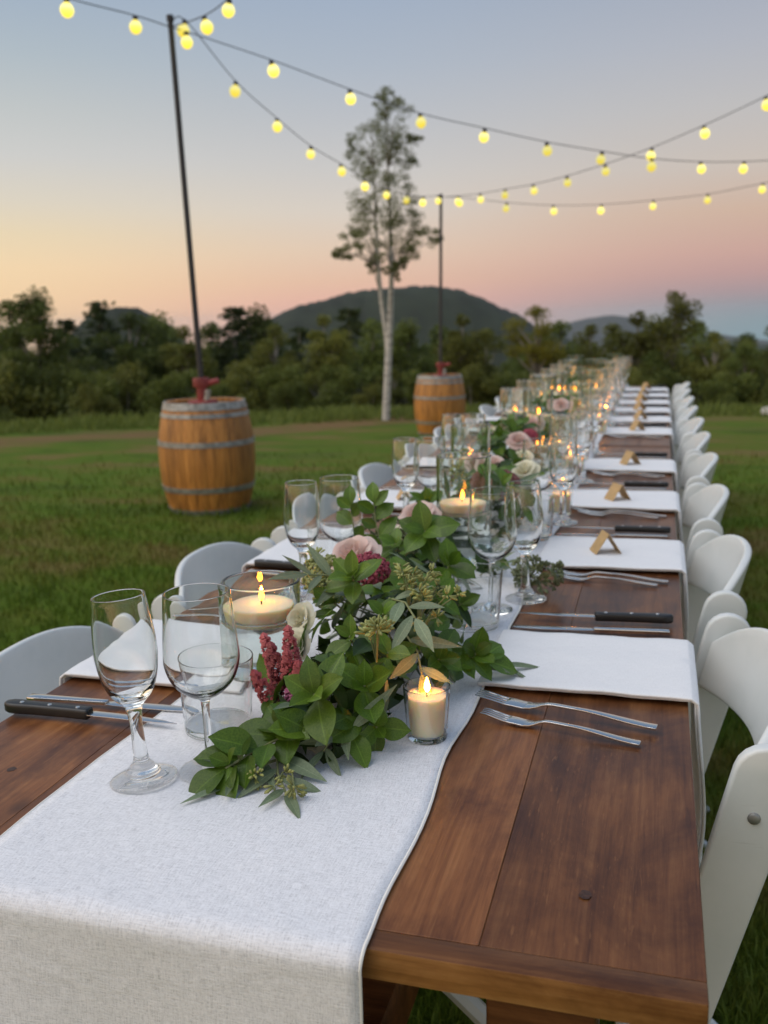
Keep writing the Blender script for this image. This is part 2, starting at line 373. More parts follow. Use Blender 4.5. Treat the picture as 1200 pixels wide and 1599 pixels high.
def groundmat():
    m, t, p, o = newmat('lawn_ground')
    a = noise(t, coord(t, (.8, 1.6, 1)), .9, 5, .6); b = noise(t, coord(t), 14, 6, .7)
    c = cramp(t, a, [(.32, (.064, .098, .010)), (.46, (.098, .160, .015)), (.54, (.130, .150, .022)), (.62, (.185, .145, .045)), (.72, (.21, .155, .065))])
    c = mmix(t, math_(t, 'MULTIPLY', b, .35), c, (.030, .045, .008))
    geo = t.nodes.new('ShaderNodeNewGeometry'); dv = nd(t, 'ShaderNodeVectorMath', operation='DOT_PRODUCT'); dv.inputs[1].default_value = (-.707, .707, 0)
    t.links.new(geo.outputs['Position'], dv.inputs[0])
    w = noise(t, coord(t), .35, 4); pos = math_(t, 'ADD', dv.outputs['Value'], math_(t, 'MULTIPLY', math_(t, 'SUBTRACT', w, .5), 2.2))
    bandc = cramp(t, math_(t, 'DIVIDE', pos, 30), [(.385, (0,)*3), (.405, (1,)*3), (.43, (.9,)*3), (.455, (0,)*3)])
    c = mmix(t, math_(t, 'MULTIPLY', bandc, cramp(t, noise(t, coord(t), 3.1, 5), [(.3, (.35,)*3), (.6, (1,)*3)])), c, (.190, .110, .052))
    # worn, drier patches in the mown lawn
    c = mmix(t, cramp(t, noise(t, coord(t, (.6, 1.4, 1)), .8, 4), [(.55, (0,)*3), (.72, (.5,)*3)]), c, (.125, .105, .040))
    far = nd(t, 'ShaderNodeVectorMath', operation='LENGTH'); t.links.new(geo.outputs['Position'], far.inputs[0])
    c = mmix(t, cramp(t, math_(t, 'DIVIDE', far.outputs['Value'], 60), [(.25, (0,)*3), (.4, (1,)*3)]), c, (.022, .035, .012))
    t.links.new(c, p.inputs['Base Color']); p.inputs['Roughness'].default_value = .95; p.inputs['Specular IOR Level'].default_value = .1
    bump(t, b, p, .8, .03); return m
MAT['ground'] = groundmat()
def grassmat():
    m, t, p, o = newmat('grass_blade')
    f = noise(t, coord(t, (.8, 1.6, 1)), .9, 5, .6); c = cramp(t, f, [(.32, (.070, .105, .010)), (.46, (.115, .180, .016)), (.54, (.150, .170, .024)), (.62, (.215, .165, .050)), (.72, (.25, .18, .075))])
    oi = noise(t, coord(t), 60, 2); c = mmix(t, cramp(t, oi, [(.45, (0,)*3), (.7, (.4,)*3)]), c, (.060, .080, .012))
    t.links.new(c, p.inputs['Base Color']); p.inputs['Roughness'].default_value = .55; p.inputs['Specular IOR Level'].default_value = .25
    tr = t.nodes.new('ShaderNodeBsdfTranslucent'); t.links.new(c, tr.inputs[0]); mx = t.nodes.new('ShaderNodeMixShader'); mx.inputs[0].default_value = .2
    t.links.new(p.outputs[0], mx.inputs[1]); t.links.new(tr.outputs[0], mx.inputs[2]); t.links.new(mx.outputs[0], o.inputs[0]); return m
MAT['grass'] = grassmat()
MAT['hill'] = simple('forested_hill', (.019, .027, .012), .95, var=.45, vscale=.06)
MAT['rock'] = simple('pale_rock', (.45, .42, .36), .9, var=.25, vscale=6)

# ================================================================== SETTING
def sstep(a, b, x):
    t = max(0, min(1, (x-a)/(b-a))); return t*t*(3-2*t)
def terrain(x, y):
    r = math.hypot(x, y)
    z = -.035*max(0, min(8.2, r-7.5)) - 3.2*sstep(15.2, 28, r) - .045*max(0, min(400, r-26)) - .028*max(0, r-426)
    return z + (.05*vn(x*.35, y*.3)*sstep(7.5, 11, r)) + .5*vn(x*.07, y*.06)*sstep(24, 60, r)
b = MB(); rings = [0] + [.35*1.09**k for k in range(110)]; na = 180
b.v.append((0, 0, 0))
for r in rings[1:]:
    for k in range(na):
        a = 2*math.pi*k/na; x, y = r*math.cos(a), r*math.sin(a); b.v.append((x, y, terrain(x, y)))
for k in range(na): b.f.append((0, 1+k, 1+(k+1) % na))
for i in range(len(rings)-2):
    for k in range(na):
        p, q = 1+i*na+k, 1+i*na+(k+1) % na; b.f.append((p, p+na, q+na, q))
struct(ob('ground', b.mesh('ground', MAT['ground'], fix=True)))

FH = Vector((-math.sin(_y), math.cos(_y), 0))
def ridge(name, pts, D, depth, label):
    rg = random.Random(name); b = MB(); xs = [p[0] for p in pts]; n = 150; m = 14
    def prof(px):
        for (x0, z0), (x1, z1) in zip(pts, pts[1:]):
            if px <= x1:
                t = (px-x0)/(x1-x0); t = t*t*(3-2*t)*.5+t*.5; return z0+(z1-z0)*t
        return pts[-1][1]
    base = pts[0][1]-12*min(D, 1200)/400
    def fn(u, v):
        px = xs[0]+(xs[-1]-xs[0])*u; s = (v-.5)*2; h = prof(px)
        c = FH*(1.02*D+s*depth)+_rt*((px-600)/1492.6*D)
        k = math.cos(s*math.pi/2); edge = min(1, u*12, (1-u)*12)
        z = base+(h-base)*k*edge + (rg.uniform(-1, 1)*min(D, 600)/900 if .05 < v < .95 else 0)
        return (c.x, c.y, z)
    b.sheet(fn, n, m); struct(ob(name, b.mesh(name, MAT['hill'], angle=180)))
ridge('hill', [(230,-24),(330,-13),(420,2),(480,9),(560,15.0),(620,17.3),(680,17.2),(720,15.6),(760,10.5),(800,4),(860,-7),(980,-24)], 500, 90, '')
ridge('wooded_knoll', [(60,-16),(110,-4),(150,4),(180,6.8),(220,6.6),(260,2),(330,-14)], 330, 40, '')
ridge('distant_ridge', [(p_, 1.26+(z_-1.26)*2.667) for p_, z_ in [(780,-40),(840,-24),(895,-11),(925,-5),(960,-1),(1000,-6),(1040,-16),(1100,-30),(1200,-44),(1350,-56)]], 4000, 200, '')
ridge('rolling_upland', [(-420,-30),(-300,-4),(-120,6),(-20,2),(60,-14)], 420, 60, '')

# ---------------- grass blades round the table, weeds along the meadow edge
def blades(name, n, r0, r1, a0, a1, h0, hr, w0, wr, seed, mat, label=None, lean=.6, keep=None):
    g = np.random.default_rng(seed)
    r = np.exp(g.uniform(math.log(r0), math.log(r1), n)); a = np.radians(g.uniform(a0, a1, n))
    if keep: q = np.clip((r-keep[0])/(keep[1]-keep[0]), 0, 1); sel = g.uniform(0, 1, n) > q*q*(3-2*q); r, a = r[sel], a[sel]; n = len(r)
    x, y = r*np.sin(a), r*np.cos(a)
    z = np.array([terrain(p, q) for p, q in zip(x, y)])
    clump = .6+.5*np.sin(x*7+np.sin(y*5)*2)*np.sin(y*6.3+np.cos(x*4)*2)
    h = (h0+hr*r)*g.uniform(.45, 1.2, n)*(.75+.45*clump); w = (w0+wr*r)*g.uniform(.6, 1.2, n)
    t = g.uniform(0, 2*np.pi, n); ln = g.uniform(.15, lean, n)*h; d = g.uniform(0, 2*np.pi, n)
    wx, wy = np.cos(t)*w/2, np.sin(t)*w/2; lx, ly = np.cos(d)*ln, np.sin(d)*ln
    V = np.empty((n, 5, 3))
    V[:, 0] = np.stack([x-wx, y-wy, z-.01], 1); V[:, 1] = np.stack([x+wx, y+wy, z-.01], 1)
    V[:, 2] = np.stack([x+wx*.75+lx*.35, y+wy*.75+ly*.35, z+h*.6], 1); V[:, 3] = np.stack([x-wx*.75+lx*.35, y-wy*.75+ly*.35, z+h*.6], 1)
    V[:, 4] = np.stack([x+lx, y+ly, z+h*.95], 1)
    me = bpy.data.meshes.new(name); me.vertices.add(n*5); me.vertices.foreach_set('co', V.ravel())
    o = np.arange(n)[:, None]*5; li = np.concatenate([o+np.array([0, 1, 2, 3]), o+np.array([3, 2, 4])], 1).astype(np.int32)
    me.loops.add(n*7); me.loops.foreach_set('vertex_index', li.ravel())
    ls = np.stack([np.arange(n)*7, np.arange(n)*7+4], 1).astype(np.int32)
    me.polygons.add(n*2); me.polygons.foreach_set('loop_start', ls.ravel())
    me.update(calc_edges=True); me.validate(); me.materials.append(mat)
    o = ob(name, me); o['kind'] = 'stuff'
    return tag(o, label, 'grass')
blades('lawn_grass', 230000, .55, 13.5, -56, 24, .042, .0012, .0022, .0010, 3, MAT['grass'], 'short green lawn grass around the table and chairs', .9, (4.0, 10.5))
blades('meadow_weeds', 16000, 14.4, 18.0, -60, 30, .04, .008, .012, .0012, 4, MAT['shrub'], 'rough weeds along the far edge of the lawn', .7)

# ---------------- trees
def leafcloud(rg, centers, per, size, flat=.0):
    """centers: (x,y,z,rx,rz) ; returns MB of small leaf quads"""
    b = MB()
    for (cx_, cy_, cz_, rx, rz) in centers:
        for k in range(per):
            d = Vector((rg.gauss(0, 1), rg.gauss(0, 1), rg.gauss(0, 1))).normalized()*(rg.random()**.45)
            p = Vector((cx_+d.x*rx, cy_+d.y*rx, cz_+d.z*rz))
            u = Vector((rg.gauss(0, 1), rg.gauss(0, 1), rg.gauss(0, .6))).normalized(); w = u.cross(Vector((rg.gauss(0, 1), rg.gauss(0, 1), rg.gauss(0, 1)))).normalized()
            s = size*rg.uniform(.6, 1.3); b.add([p-u*s, p+w*s*.5, p+u*s, p-w*s*.5], [(0, 1, 2, 3)])
    return b
def make_tree(seed, kind):
    rg = random.Random(seed); cs = []; tr = MB()
    if kind == 'conifer':
        tr.tube([(0, 0, 0), (0, 0, .5), (0, 0, .97)], [.022, .014, .003], 6)
        for k in range(46):
            z = .08+.9*k/46; rad = .26*(1-z)**.8+.012
            for j in range(max(3, int(8*(1-z))+2)):
                a = rg.uniform(0, 6.28)
                for q in (.35, .7, 1.0): cs.append((math.cos(a)*rad*q, math.sin(a)*rad*q, z-.05*q*rad/.26, .03, .016))
        return tr, leafcloud(rg, cs, 5, .016)
    if kind == 'shrub':
        for k in range(30):
            a = rg.uniform(0, 6.28); q = rg.random()**.5; z = rg.uniform(.12, .85)
            cs.append((math.cos(a)*q*.55*(1.1-z*.6), math.sin(a)*q*.55*(1.1-z*.6), z, .17, .13))
        for k in range(9):
            c = rg.choice(cs); tr.tube([(0, 0, -.05), (c[0]*.4, c[1]*.4, c[2]*.45), c[:3]], [.02, .012, .004], 5)
        return tr, leafcloud(rg, cs, 190, .026)
    hz = {'round': (.54, .31, .42), 'tall': (.55, .22, .43), 'open': (.66, .25, .30)}[kind]
    trunk = [(0, 0, -.03), (rg.uniform(-.01, .01), 0, .25), (rg.uniform(-.02, .02), rg.uniform(-.02, .02), .55), (0, 0, .88)]
    tr.tube(trunk, [.024, .018, .012, .004], 7)
    n = {'round': 56, 'tall': 48, 'open': 22}[kind]
    for k in range(n):
        d = Vector((rg.gauss(0, 1), rg.gauss(0, 1), rg.gauss(0, 1))).normalized()*(rg.random()**.4)
        z = hz[0]+d.z*hz[2]; wd = hz[1]*(1.15-.5*z); cs.append((d.x*wd, d.y*wd, z, rg.uniform(.055, .10), rg.uniform(.04, .075)))
    cs.append((0, 0, .95, .05, .05))
    for c in cs:
        z0 = max(.15, c[2]-.18); tr.tube([(0, 0, z0), (c[0]*.5, c[1]*.5, z0+.08), c[:3]], [.009, .006, .002], 5)
    return tr, leafcloud(rg, cs, 280 if kind != 'open' else 210, .0105)
PROTO = {}
for key, kind, seed, mat in (('round_a', 'round', 1, 'tree1'), ('round_b', 'round', 2, 'tree2'), ('tall_a', 'tall', 3, 'tree1'), ('tall_b', 'tall', 4, 'tree2'),
                             ('open_a', 'open', 5, 'tree3'), ('open_b', 'open', 6, 'tree2'), ('con_a', 'conifer', 7, 'conif'), ('con_b', 'conifer', 8, 'conif'), ('shr_a', 'shrub', 9, 'shrub'), ('shr_b', 'shrub', 10, 'tree2')):
    t_, l_ = make_tree(seed, kind)
    PROTO[key] = (t_.mesh('trunk_'+key, MAT['bark']), l_.mesh('crown_'+key, MAT[mat], smooth=False, fix=False))
TXT = {'round': ('broadleaf_tree', 'full dark green broadleaf tree beyond the lawn', 'tree', 'broadleaf trees beyond the lawn'),
       'tall': ('slender_tree', 'tall narrow broadleaf tree in the wood beyond the lawn', 'tree', 'narrow trees beyond the lawn'),
       'open': ('sparse_tree', 'thin airy tree with yellowing leaves beyond the lawn', 'tree', 'sparse trees beyond the lawn'),
       'con': ('conifer_tree', 'dark pointed conifer in the wood beyond the lawn', 'tree', 'conifers beyond the lawn'),
       'shr': ('shrub', 'low leafy shrub on the edge of the lawn', 'shrub', 'shrubs on the edge of the lawn')}
PLANTED = []
def plant(key, x, y, h, wid=1.0):
    nm, lb, ct, gp = TXT[key.split('_')[0]]; rg = random.Random(round(x*100+y*7))
    o = thing(nm, lb, ct, (x, y, terrain(x, y)-.03), (0, 0, rg.uniform(0, 6.28)), gp, (h*wid, h*wid, h))
    ob('trunk', PROTO[key][0], o); ob('crown', PROTO[key][1], o); PLANTED.append((key.split('_')[0], x, y, o)); return o
ROW = [(-15.5,19.1,5.21,'round_a'),(-15.8,21.1,5.42,'round_b'),(-12.6,17.7,3.9,'tall_a'),(-15.6,23.2,5.27,'con_a'),(-13.6,21.7,5.3,'con_b'),(-11.8,20.0,4.15,'round_a'),(-13.7,24.8,5.1,'tall_a'),
 (-10.1,19.4,3.3,'tall_b'),(-10.9,22.4,4.34,'round_a'),(-9.9,21.6,4.45,'con_a'),(-10.6,24.6,5.03,'tall_a'),(-8.2,20.0,3.16,'round_b'),(-9.1,23.9,4.45,'con_b'),(-6.8,19.3,2.9,'tall_b'),
 (-8.2,25.4,5.22,'con_a'),(-6.7,22.5,3.95,'round_a'),(-5.6,21.7,3.41,'tall_a'),(-5.8,25.9,4.54,'round_a'),(-4.0,20.1,2.9,'tall_b'),(-4.2,24.2,4.01,'round_b'),(-2.4,19.5,2.75,'open_a'),
 (-2.5,25.8,4.51,'round_a'),(-1.4,20.8,2.57,'round_b'),(-1.2,26.1,4.13,'round_b'),(-.5,23.2,3.57,'tall_b'),(.3,22.4,3.7,'open_b'),(.9,26.7,4.31,'round_a'),(1.1,21.5,2.55,'round_b'),
 (2.2,27.0,4.01,'round_a'),(2.4,22.9,3.18,'round_b'),(3.5,26.4,4.42,'round_b'),(5.5,24,4.2,'round_a'),(-18.5,20,5.6,'tall_a'),(-20,17.5,5.4,'round_b')]
for x, y, h, k in ROW: plant(k, x, y, h*(.985 if x < -1.6 else 1.06), 1.18)
rgf = random.Random(5)
for i in range(17):
    a = R(-45+4.1*i+rgf.uniform(-1, 1)); r = rgf.uniform(19.5, 22.5); x, y = r*math.sin(a), r*math.cos(a)
    plant(rgf.choice(['round_a', 'round_b', 'tall_a', 'round_a']), x, y, .25+rgf.uniform(-.2, .55)-terrain(x, y), 1.25)
SHR = [(-12.2,15.6,2.3),(-11.5,16.3,2.1),(-10.4,16.0,1.6),(-10.3,17.1,2.0),(-7.0,17.5,1.5),(-8.8,16.4,1.4),(-8.0,17.7,1.7),(-5.9,17.3,1.3),(-4.4,18.2,1.35),(-3.4,18.0,1.3),(-2.7,18.2,1.2),
 (-1.5,18.5,1.35),(-.6,18.8,1.4),(.3,19.0,1.4),(1.3,19.3,1.4),(2.2,19.5,1.5),(-13.6,14.6,2.0),(3.3,19.4,1.5),(-9.6,14.9,.9),(-6.4,16.2,.8),(-2.1,17.2,.8),(-.2,17.5,.85),(1.0,17.6,.8),(2.0,17.9,.9),(-5.0,16.6,.7),(-7.6,15.6,.8),(-11.2,14.2,.8)]
for i, (x, y, h) in enumerate(SHR): plant('shr_a' if i % 3 else 'shr_b', x, y, h, .95)
rgt = random.Random(77)
for i in range(34):   # the wood carries on down the slope behind the first row
    a = R(-46+78*i/33+rgt.uniform(-1, 1)); r = rgt.uniform(29, 40); x, y = r*math.sin(a), r*math.cos(a); z = terrain(x, y)
    top = 1.26-.012*r-rgt.uniform(0, .035)*r
    plant(rgt.choice(['round_a', 'round_a', 'tall_a', 'con_b', 'round_b']), x, y, max(2.5, top-z), 1.15)

def region(x, y):
    a = math.degrees(math.atan2(x, y))
    for lim, txt in ((-36, 'far out on the open side of the nearer barrel'), (-29, 'just on the open side of the nearer barrel'), (-24, 'straight behind the nearer barrel'), (-18, 'between the nearer barrel and the birch'),
                     (-12, 'behind the birch and the farther barrel'), (-6, 'between the farther barrel and the table end'), (1, 'behind the far table end')):
        if a < lim: return txt
    return 'beyond the chair row away from the barrels'
BINS = {}
for k_, x, y, o in PLANTED: BINS.setdefault((k_, region(x, y)), []).append((math.hypot(x, y), o))
SHORT = {'round': 'full broadleaf tree', 'tall': 'narrow broadleaf tree', 'open': 'airy yellowing tree', 'con': 'dark pointed conifer', 'shr': 'low leafy shrub'}
for (k_, rg_), lst in BINS.items():
    for i, (r_, o) in enumerate(sorted(lst, key=lambda q: q[0])):
        o['label'] = SHORT[k_]+' '+rg_+('' if len(lst) == 1 else ', %s back' % ORD[min(i, 19)])

# birch standing alone on the lawn (local x runs across the view of the lawn)
def birch(loc, rot, label, clumps, stems, scale=1, seed=5):
    rg = random.Random(seed); t = thing('birch_tree', label, 'tree', loc, rot)
    for st in stems:
        b = MB(); b.tube([p[:3] for p in st], [p[3] for p in st], 9); ob('trunk', b.mesh('birch_trunk', MAT['birch']), t)
    cs = []; br = MB()
    for (x, z, r) in clumps:
        y = rg.uniform(-.35, .35)
        for k in range(7):
            cs.append((x+rg.gauss(0, r*.5), y+rg.gauss(0, r*.6), z+rg.gauss(0, r*.5), r*.50, r*.36))
        st = stems[0] if len(stems) == 1 or x > -.02 else stems[1]
        tp = min(st, key=lambda p: abs(p[2]-(z-.35)))
        br.tube([tp[:3], ((tp[0]+x)/2, y*.5, (tp[2]+z)/2+.05), (x, y, z)], [.014, .009, .003], 5)
    ob('limbs', br.mesh('birch_limbs', MAT['bark']), t)
    ob('crown', leafcloud(rg, cs, 66, .0165).mesh('birch_crown', MAT['birchleaf'], smooth=False, fix=False), t)
    return t
def px2(x, y): return ((x-603)/1492.6*14.42*.95, (655-y)/1492.6*14.42*.937)
BC = [(612,143,.12),(616,160,.18),(604,172,.2),(628,175,.18),(590,195,.22),(612,190,.26),(634,200,.24),(572,215,.2),(585,225,.26),(608,215,.3),(634,225,.26),(652,205,.12),(562,222,.14),(575,245,.24),(600,245,.28),(628,248,.26),(648,240,.16),
      (615,265,.24),(592,268,.2),(600,292,.28),(578,300,.24),(625,296,.28),(648,298,.2),(568,315,.22),(595,318,.28),(620,322,.26),(645,322,.18),(560,335,.18),(582,342,.24),(605,345,.22),(630,345,.22),(658,345,.2),(662,360,.22),(676,358,.16),(692,354,.13),(560,358,.18),(545,380,.13),(558,376,.16),(528,380,.1),(580,368,.2),(605,370,.2),(632,372,.18),(650,378,.14),(598,390,.16),(585,396,.12),(636,396,.12),(618,412,.10),(628,404,.1)]
birch((-3.96, 13.93, terrain(-3.96, 13.93)-.03), (0, 0, _y), 'tall slim birch with twin white trunks standing on the lawn',
      [(*px2(x, y), r) for x, y, r in BC],
      [[(0,0,-.05,.062),(.03,0,.5,.056),(.06,0,1.0,.054),(.10,0,1.6,.046),(.13,0,2.2,.036),(.12,0,2.9,.026),(.10,0,3.7,.014),(.10,0,4.3,.005)],
       [(.05,.02,.95,.030),(.03,.03,1.3,.034),(-.03,.03,1.8,.032),(-.07,.03,2.3,.034),(-.09,.03,3.0,.02),(-.10,.03,3.7,.008)]])
birch((2.05, 13.2, terrain(2.05, 13.2)-.03), (0, 0, _y), 'sparse birch at the right of the lawn beyond the chairs',
      [(x, z, r) for x, z, r in ((-.1,3.6,.25),(.2,3.3,.3),(-.2,3.0,.28),(.25,2.8,.3),(-.28,2.6,.2),(0,2.4,.25),(.3,2.1,.25),(-.36,1.75,.14),(-.2,2.0,.16),(.1,4.0,.25),(.35,3.7,.2))],
      [[(.1,0,-.05,.06),(.1,0,.8,.052),(.08,0,1.8,.04),(.06,0,2.8,.026),(.05,0,3.8,.01)]], seed=8)
bm = bmesh.new(); bmesh.ops.create_icosphere(bm, subdivisions=3, radius=.10)
for v in bm.verts: v.co *= 1+.18*vn(v.co.x*14, v.co.y*14, v.co.z*11); v.co.z *= .7
me = bpy.data.meshes.new('boulder'); bm.to_mesh(me); bm.free(); me.shade_smooth(); me.materials.append(MAT['rock'])
tag(ob('boulder', me, None, (1.5, 14.6, terrain(1.5, 14.6)+.04)), 'small pale boulder at the edge of the lawn', 'boulder')

# ---------------- barrels, poles, string lights
BH = .74
def brad(z):
    s = (z/BH-.5)*2; return .325-.058*s*s
def stave_mesh(n):
    b = MB(); da = 2*math.pi/n*.5*.985; zs = [BH*k/12 for k in range(13)]
    def fn(u, v):
        z = BH*v; a = -da+2*da*u; r = brad(z)-.0015*abs(2*u-1)**6*2; return (r*math.cos(a), r*math.sin(a), z)
    b.sheet(fn, 4, 12, .024); return b.mesh('stave', MAT['stave'], bevel=0)
STV = stave_mesh(26)
def hoop_mesh(z0, z1):
    b = MB(); zs = [z0+(z1-z0)*k/3 for k in range(4)]
    prof = [(brad(z)+.005, z) for z in zs]+[(brad(z)-.004, z) for z in reversed(zs)]
    b.lathe(prof, 48, close=True); return b.mesh('hoop', MAT['galv'])
HOOPS = [hoop_mesh(a, c) for a, c in ((.0, .034), (.150, .186), (.455, .490), (.645, .672), (.694, .742))]
def barrel(loc, rz, label):
    t = thing('wine_barrel', label, 'barrel', loc, (0, 0, rz), 'barrels holding the light poles')
    for k in range(26): ob('stave', STV, t, (0, 0, 0), (0, 0, 2*math.pi*k/26))
    for h in HOOPS: ob('hoop', h, t)
    b = MB(); b.lathe([(0, .688), (.248, .688), (.248, .712), (0, .712)], 32); ob('barrel_head', b.mesh('barrel_head', MAT['head']), t)
    return t
B1 = Vector((-2.95, 5.90, 0)); B2 = Vector((-2.63, 11.75, terrain(-2.63, 11.75)))
barrel(B1, .2, 'orange oak wine barrel with grey hoops on the lawn, the larger-looking one nearer the table')
barrel(B2, 1.1, 'oak wine barrel with grey hoops beside the birch tree')
def pole(base, top, label):
    t = thing('light_pole', label, 'pole', base, group='poles for the string lights'); d = Vector(top)-Vector(base)
    b = MB(); b.tube([(0, 0, 0), tuple(d*.5), tuple(d)], [.020, .019, .018], 10); b.tube([tuple(d*.995), tuple(d*1.008)], .023, 10); ob('pole_tube', b.mesh('pole_tube', MAT['pole']), t)
    u = d.normalized(); b = MB(); b.tube([tuple(u*.0), tuple(u*.03)], .10, 14); b.tube([tuple(u*.02), tuple(u*.17)], .036, 12); b.tube([tuple(u*.12), tuple(u*.18)], .056, 12)
    b.tube([tuple(u*.14+Vector((.03, 0, 0))), tuple(u*.16+Vector((.12, .02, .0)))], .020, 8)
    ob('base_clamp', b.mesh('base_clamp', MAT['red'], bevel=.003), t)
    b = MB(); b.tube([tuple(u*.05+Vector((.05, -.05, -.04))), tuple(u*.05+Vector((.07, -.05, .05)))], .02, 8); ob('bolt', b.mesh('bolt', MAT['galv']), t)
    return t
P1 = Vector((-3.06, 5.95, 3.15)); P2 = Vector((-2.627, 11.9, 2.71))
pole(B1+Vector((-.02, .02, .712)), P1, 'tall dark metal pole in the oak barrel nearer the table')
pole(B2+Vector((0, .05, .712)), P2, 'dark metal pole in the oak barrel beside the birch tree')
bb_ = MB(); bb_.lathe([(0, -.112), (.012, -.110), (.026, -.098), (.0335, -.078), (.034, -.062), (.028, -.044), (.018, -.032), (.014, -.026), (0, -.026)], 14)
BULB = bb_.mesh('bulb', MAT['bulb'], angle=180)
sb_ = MB(); sb_.lathe([(0, 0), (.013, 0), (.016, -.004), (.016, -.030), (0, -.030)], 10); SOCK = sb_.mesh('socket', MAT['socket'])
def lights(label, start, pts, end=None):
    """pts are bulb centres; the cable runs just above them"""
    t = thing('string_light', label, 'string light', start or pts[0], group='festoon lights'); o = Vector(start or pts[0])
    path = ([Vector(start)] if start else []) + [Vector(p)+Vector((0, 0, .082)) for p in pts] + ([Vector(end)] if end else [])
    fine = []
    for i in range(len(path)-1):
        p0, p1, p2, p3 = path[max(0, i-1)], path[i], path[i+1], path[min(len(path)-1, i+2)]
        for k in range(5):
            s = k/5; fine.append(.5*((2*p1)+(p2-p0)*s+(2*p0-5*p1+4*p2-p3)*s*s+(3*p1-p0-3*p2+p3)*s**3))
    fine.append(path[-1]); b = MB(); b.tube([p-o for p in fine], .0034, 6); ob('cable', b.mesh('cable', MAT['cable']), t)
    for p in pts:
        q = Vector(p)+Vector((0, 0, .080))-o; ob('socket', SOCK, t, q); ob('bulb', BULB, t, q, (rng.uniform(-.16, .16), rng.uniform(-.16, .16), rng.uniform(0, 6)), (lambda k: (k*1.06, k*1.06, k*.88))(rng.uniform(1.0, 1.12)))
S1 = [(-3.15,5.67,3.02),(-3.33,5.22,3.01),(-3.52,4.78,3.04),(-3.72,4.34,3.10)]
S2 = [(-2.70,5.69,2.98),(-2.44,5.48,2.99),(-2.05,5.20,3.06),(-1.65,4.92,3.14)]
S3 = [(-2.95,5.94,2.98),(-2.54,6.34,2.87),(-2.13,6.75,2.74),(-1.73,7.16,2.63),(-1.33,7.57,2.57),(-.91,7.99,2.51),(-.51,8.42,2.48),(-.12,8.84,2.46),(.29,9.27,2.47),(.68,9.71,2.51),(1.08,10.15,2.57),(1.49,10.6,2.67)]
S4 = [(-2.97,5.97,3.06),(-2.91,6.58,2.82),(-2.87,7.23,2.69),(-2.84,7.89,2.59),(-2.8,8.55,2.54),(-2.78,9.22,2.49),(-2.75,9.89,2.48),(-2.71,10.57,2.5),(-2.69,11.25,2.55),(-2.64,11.82,2.62)]
S5 = [(-2.38,11.7,2.59),(-2.03,11.27,2.55),(-1.68,10.85,2.53),(-1.32,10.43,2.51),(-.94,10.03,2.52),(-.55,9.62,2.55),(-.13,9.24,2.61),(.29,8.86,2.7),(.73,8.49,2.82),(1.19,8.14,2.97)]
S6 = [(-2.42,12.01,2.61),(-1.84,12.01,2.52),(-1.28,12.01,2.46),(-.72,12.01,2.44),(-.13,12.03,2.46),(.47,12.06,2.5),(1.06,12.1,2.59),(1.69,12.15,2.68)]
lights('string of yellow bulbs from the nearer barrel pole forward along its own side', P1-Vector((0, 0, .05)), S1)
lights('short string of yellow bulbs from the nearer barrel pole rising across above the table', P1-Vector((0, 0, .05)), S2)
lights('long string of yellow bulbs from the nearer barrel pole across above the table', P1-Vector((0, 0, .05)), S3)
lights('sagging string of yellow bulbs between the two barrel poles', P1-Vector((0, 0, .05)), S4, P2-Vector((0, 0, .02)))
lights('string of yellow bulbs from the birch-side pole rising back over the table', P2-Vector((0, 0, .02)), S5)
lights('string of yellow bulbs from the birch-side pole hanging low behind the table end', P2-Vector((0, 0, .02)), S6)

# ================================================================== TABLES
XL, XR, ZT = -.800, .052, .76
def table(y0, y1, label, tilt=0):
    t = thing('farm_table', label, 'table', ((XL+XR)/2, (y0+y1)/2, 0), group='long farm tables end to end'); cx_, cyy = (XL+XR)/2, (y0+y1)/2
    n = 5; w = (XR-XL)/n; rg = random.Random(int(y0*10)); eb = .026
    for k in range(n):
        b = MB(); x0, x1 = XL+k*w-cx_+.0002, XL+(k+1)*w-cx_-.0002
        if k == n-1: x0 -= .006
        if k == n-2: x1 -= .006
        dz = rg.uniform(-.0006, .0006); b.box(x0-(x0+x1)/2, x1-(x0+x1)/2, y0+eb+.0006-cyy, y1-eb-.0006-cyy, -.028, 0)
        ob('plank', b.mesh('plank', MAT['table'], bevel=.0006, segs=1, angle=30), t, ((x0+x1)/2, 0, ZT+dz))
    for s in (0, 1):
        b = MB(); ya, yb = (y0, y0+eb) if s == 0 else (y1-eb, y1); b.box(XL-cx_, XR-cx_, -eb/2, eb/2, -.0285, -.0004)
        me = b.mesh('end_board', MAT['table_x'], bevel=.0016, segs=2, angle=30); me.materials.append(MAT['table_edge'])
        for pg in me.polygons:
            if abs(pg.normal.y) > .9: pg.material_index = 1  # upright end faces take the paler wood painted as lit
        ob('end_board', me, t, (0, (ya+yb)/2-cyy, ZT))
    for yy in (y0+.13, y1-.35):
        for xx in (-.29, .293):
            b = MB(); b.box(xx-.048, xx+.048, yy-cyy-.045, yy-cyy+.045, .0, .695); ob('leg', b.mesh('leg', MAT['leg'], bevel=.004), t)
        b = MB(); b.box(-.36, .355, yy-cyy-.05, yy-cyy+.05, .6952, .7308); ob('cross_beam', b.mesh('cross_beam', MAT['leg'], bevel=.003), t)
    b = MB(); b.box(-.02, .07, y0+.18-cyy, y1-.4-cyy, .30, .40); ob('stretcher', b.mesh('stretcher', MAT['leg'], bevel=.003), t)
    return t
table(.656, 3.745, 'stained plank farm table with the runner hanging over its bare end')
FT = bpy.data.objects['farm_table']
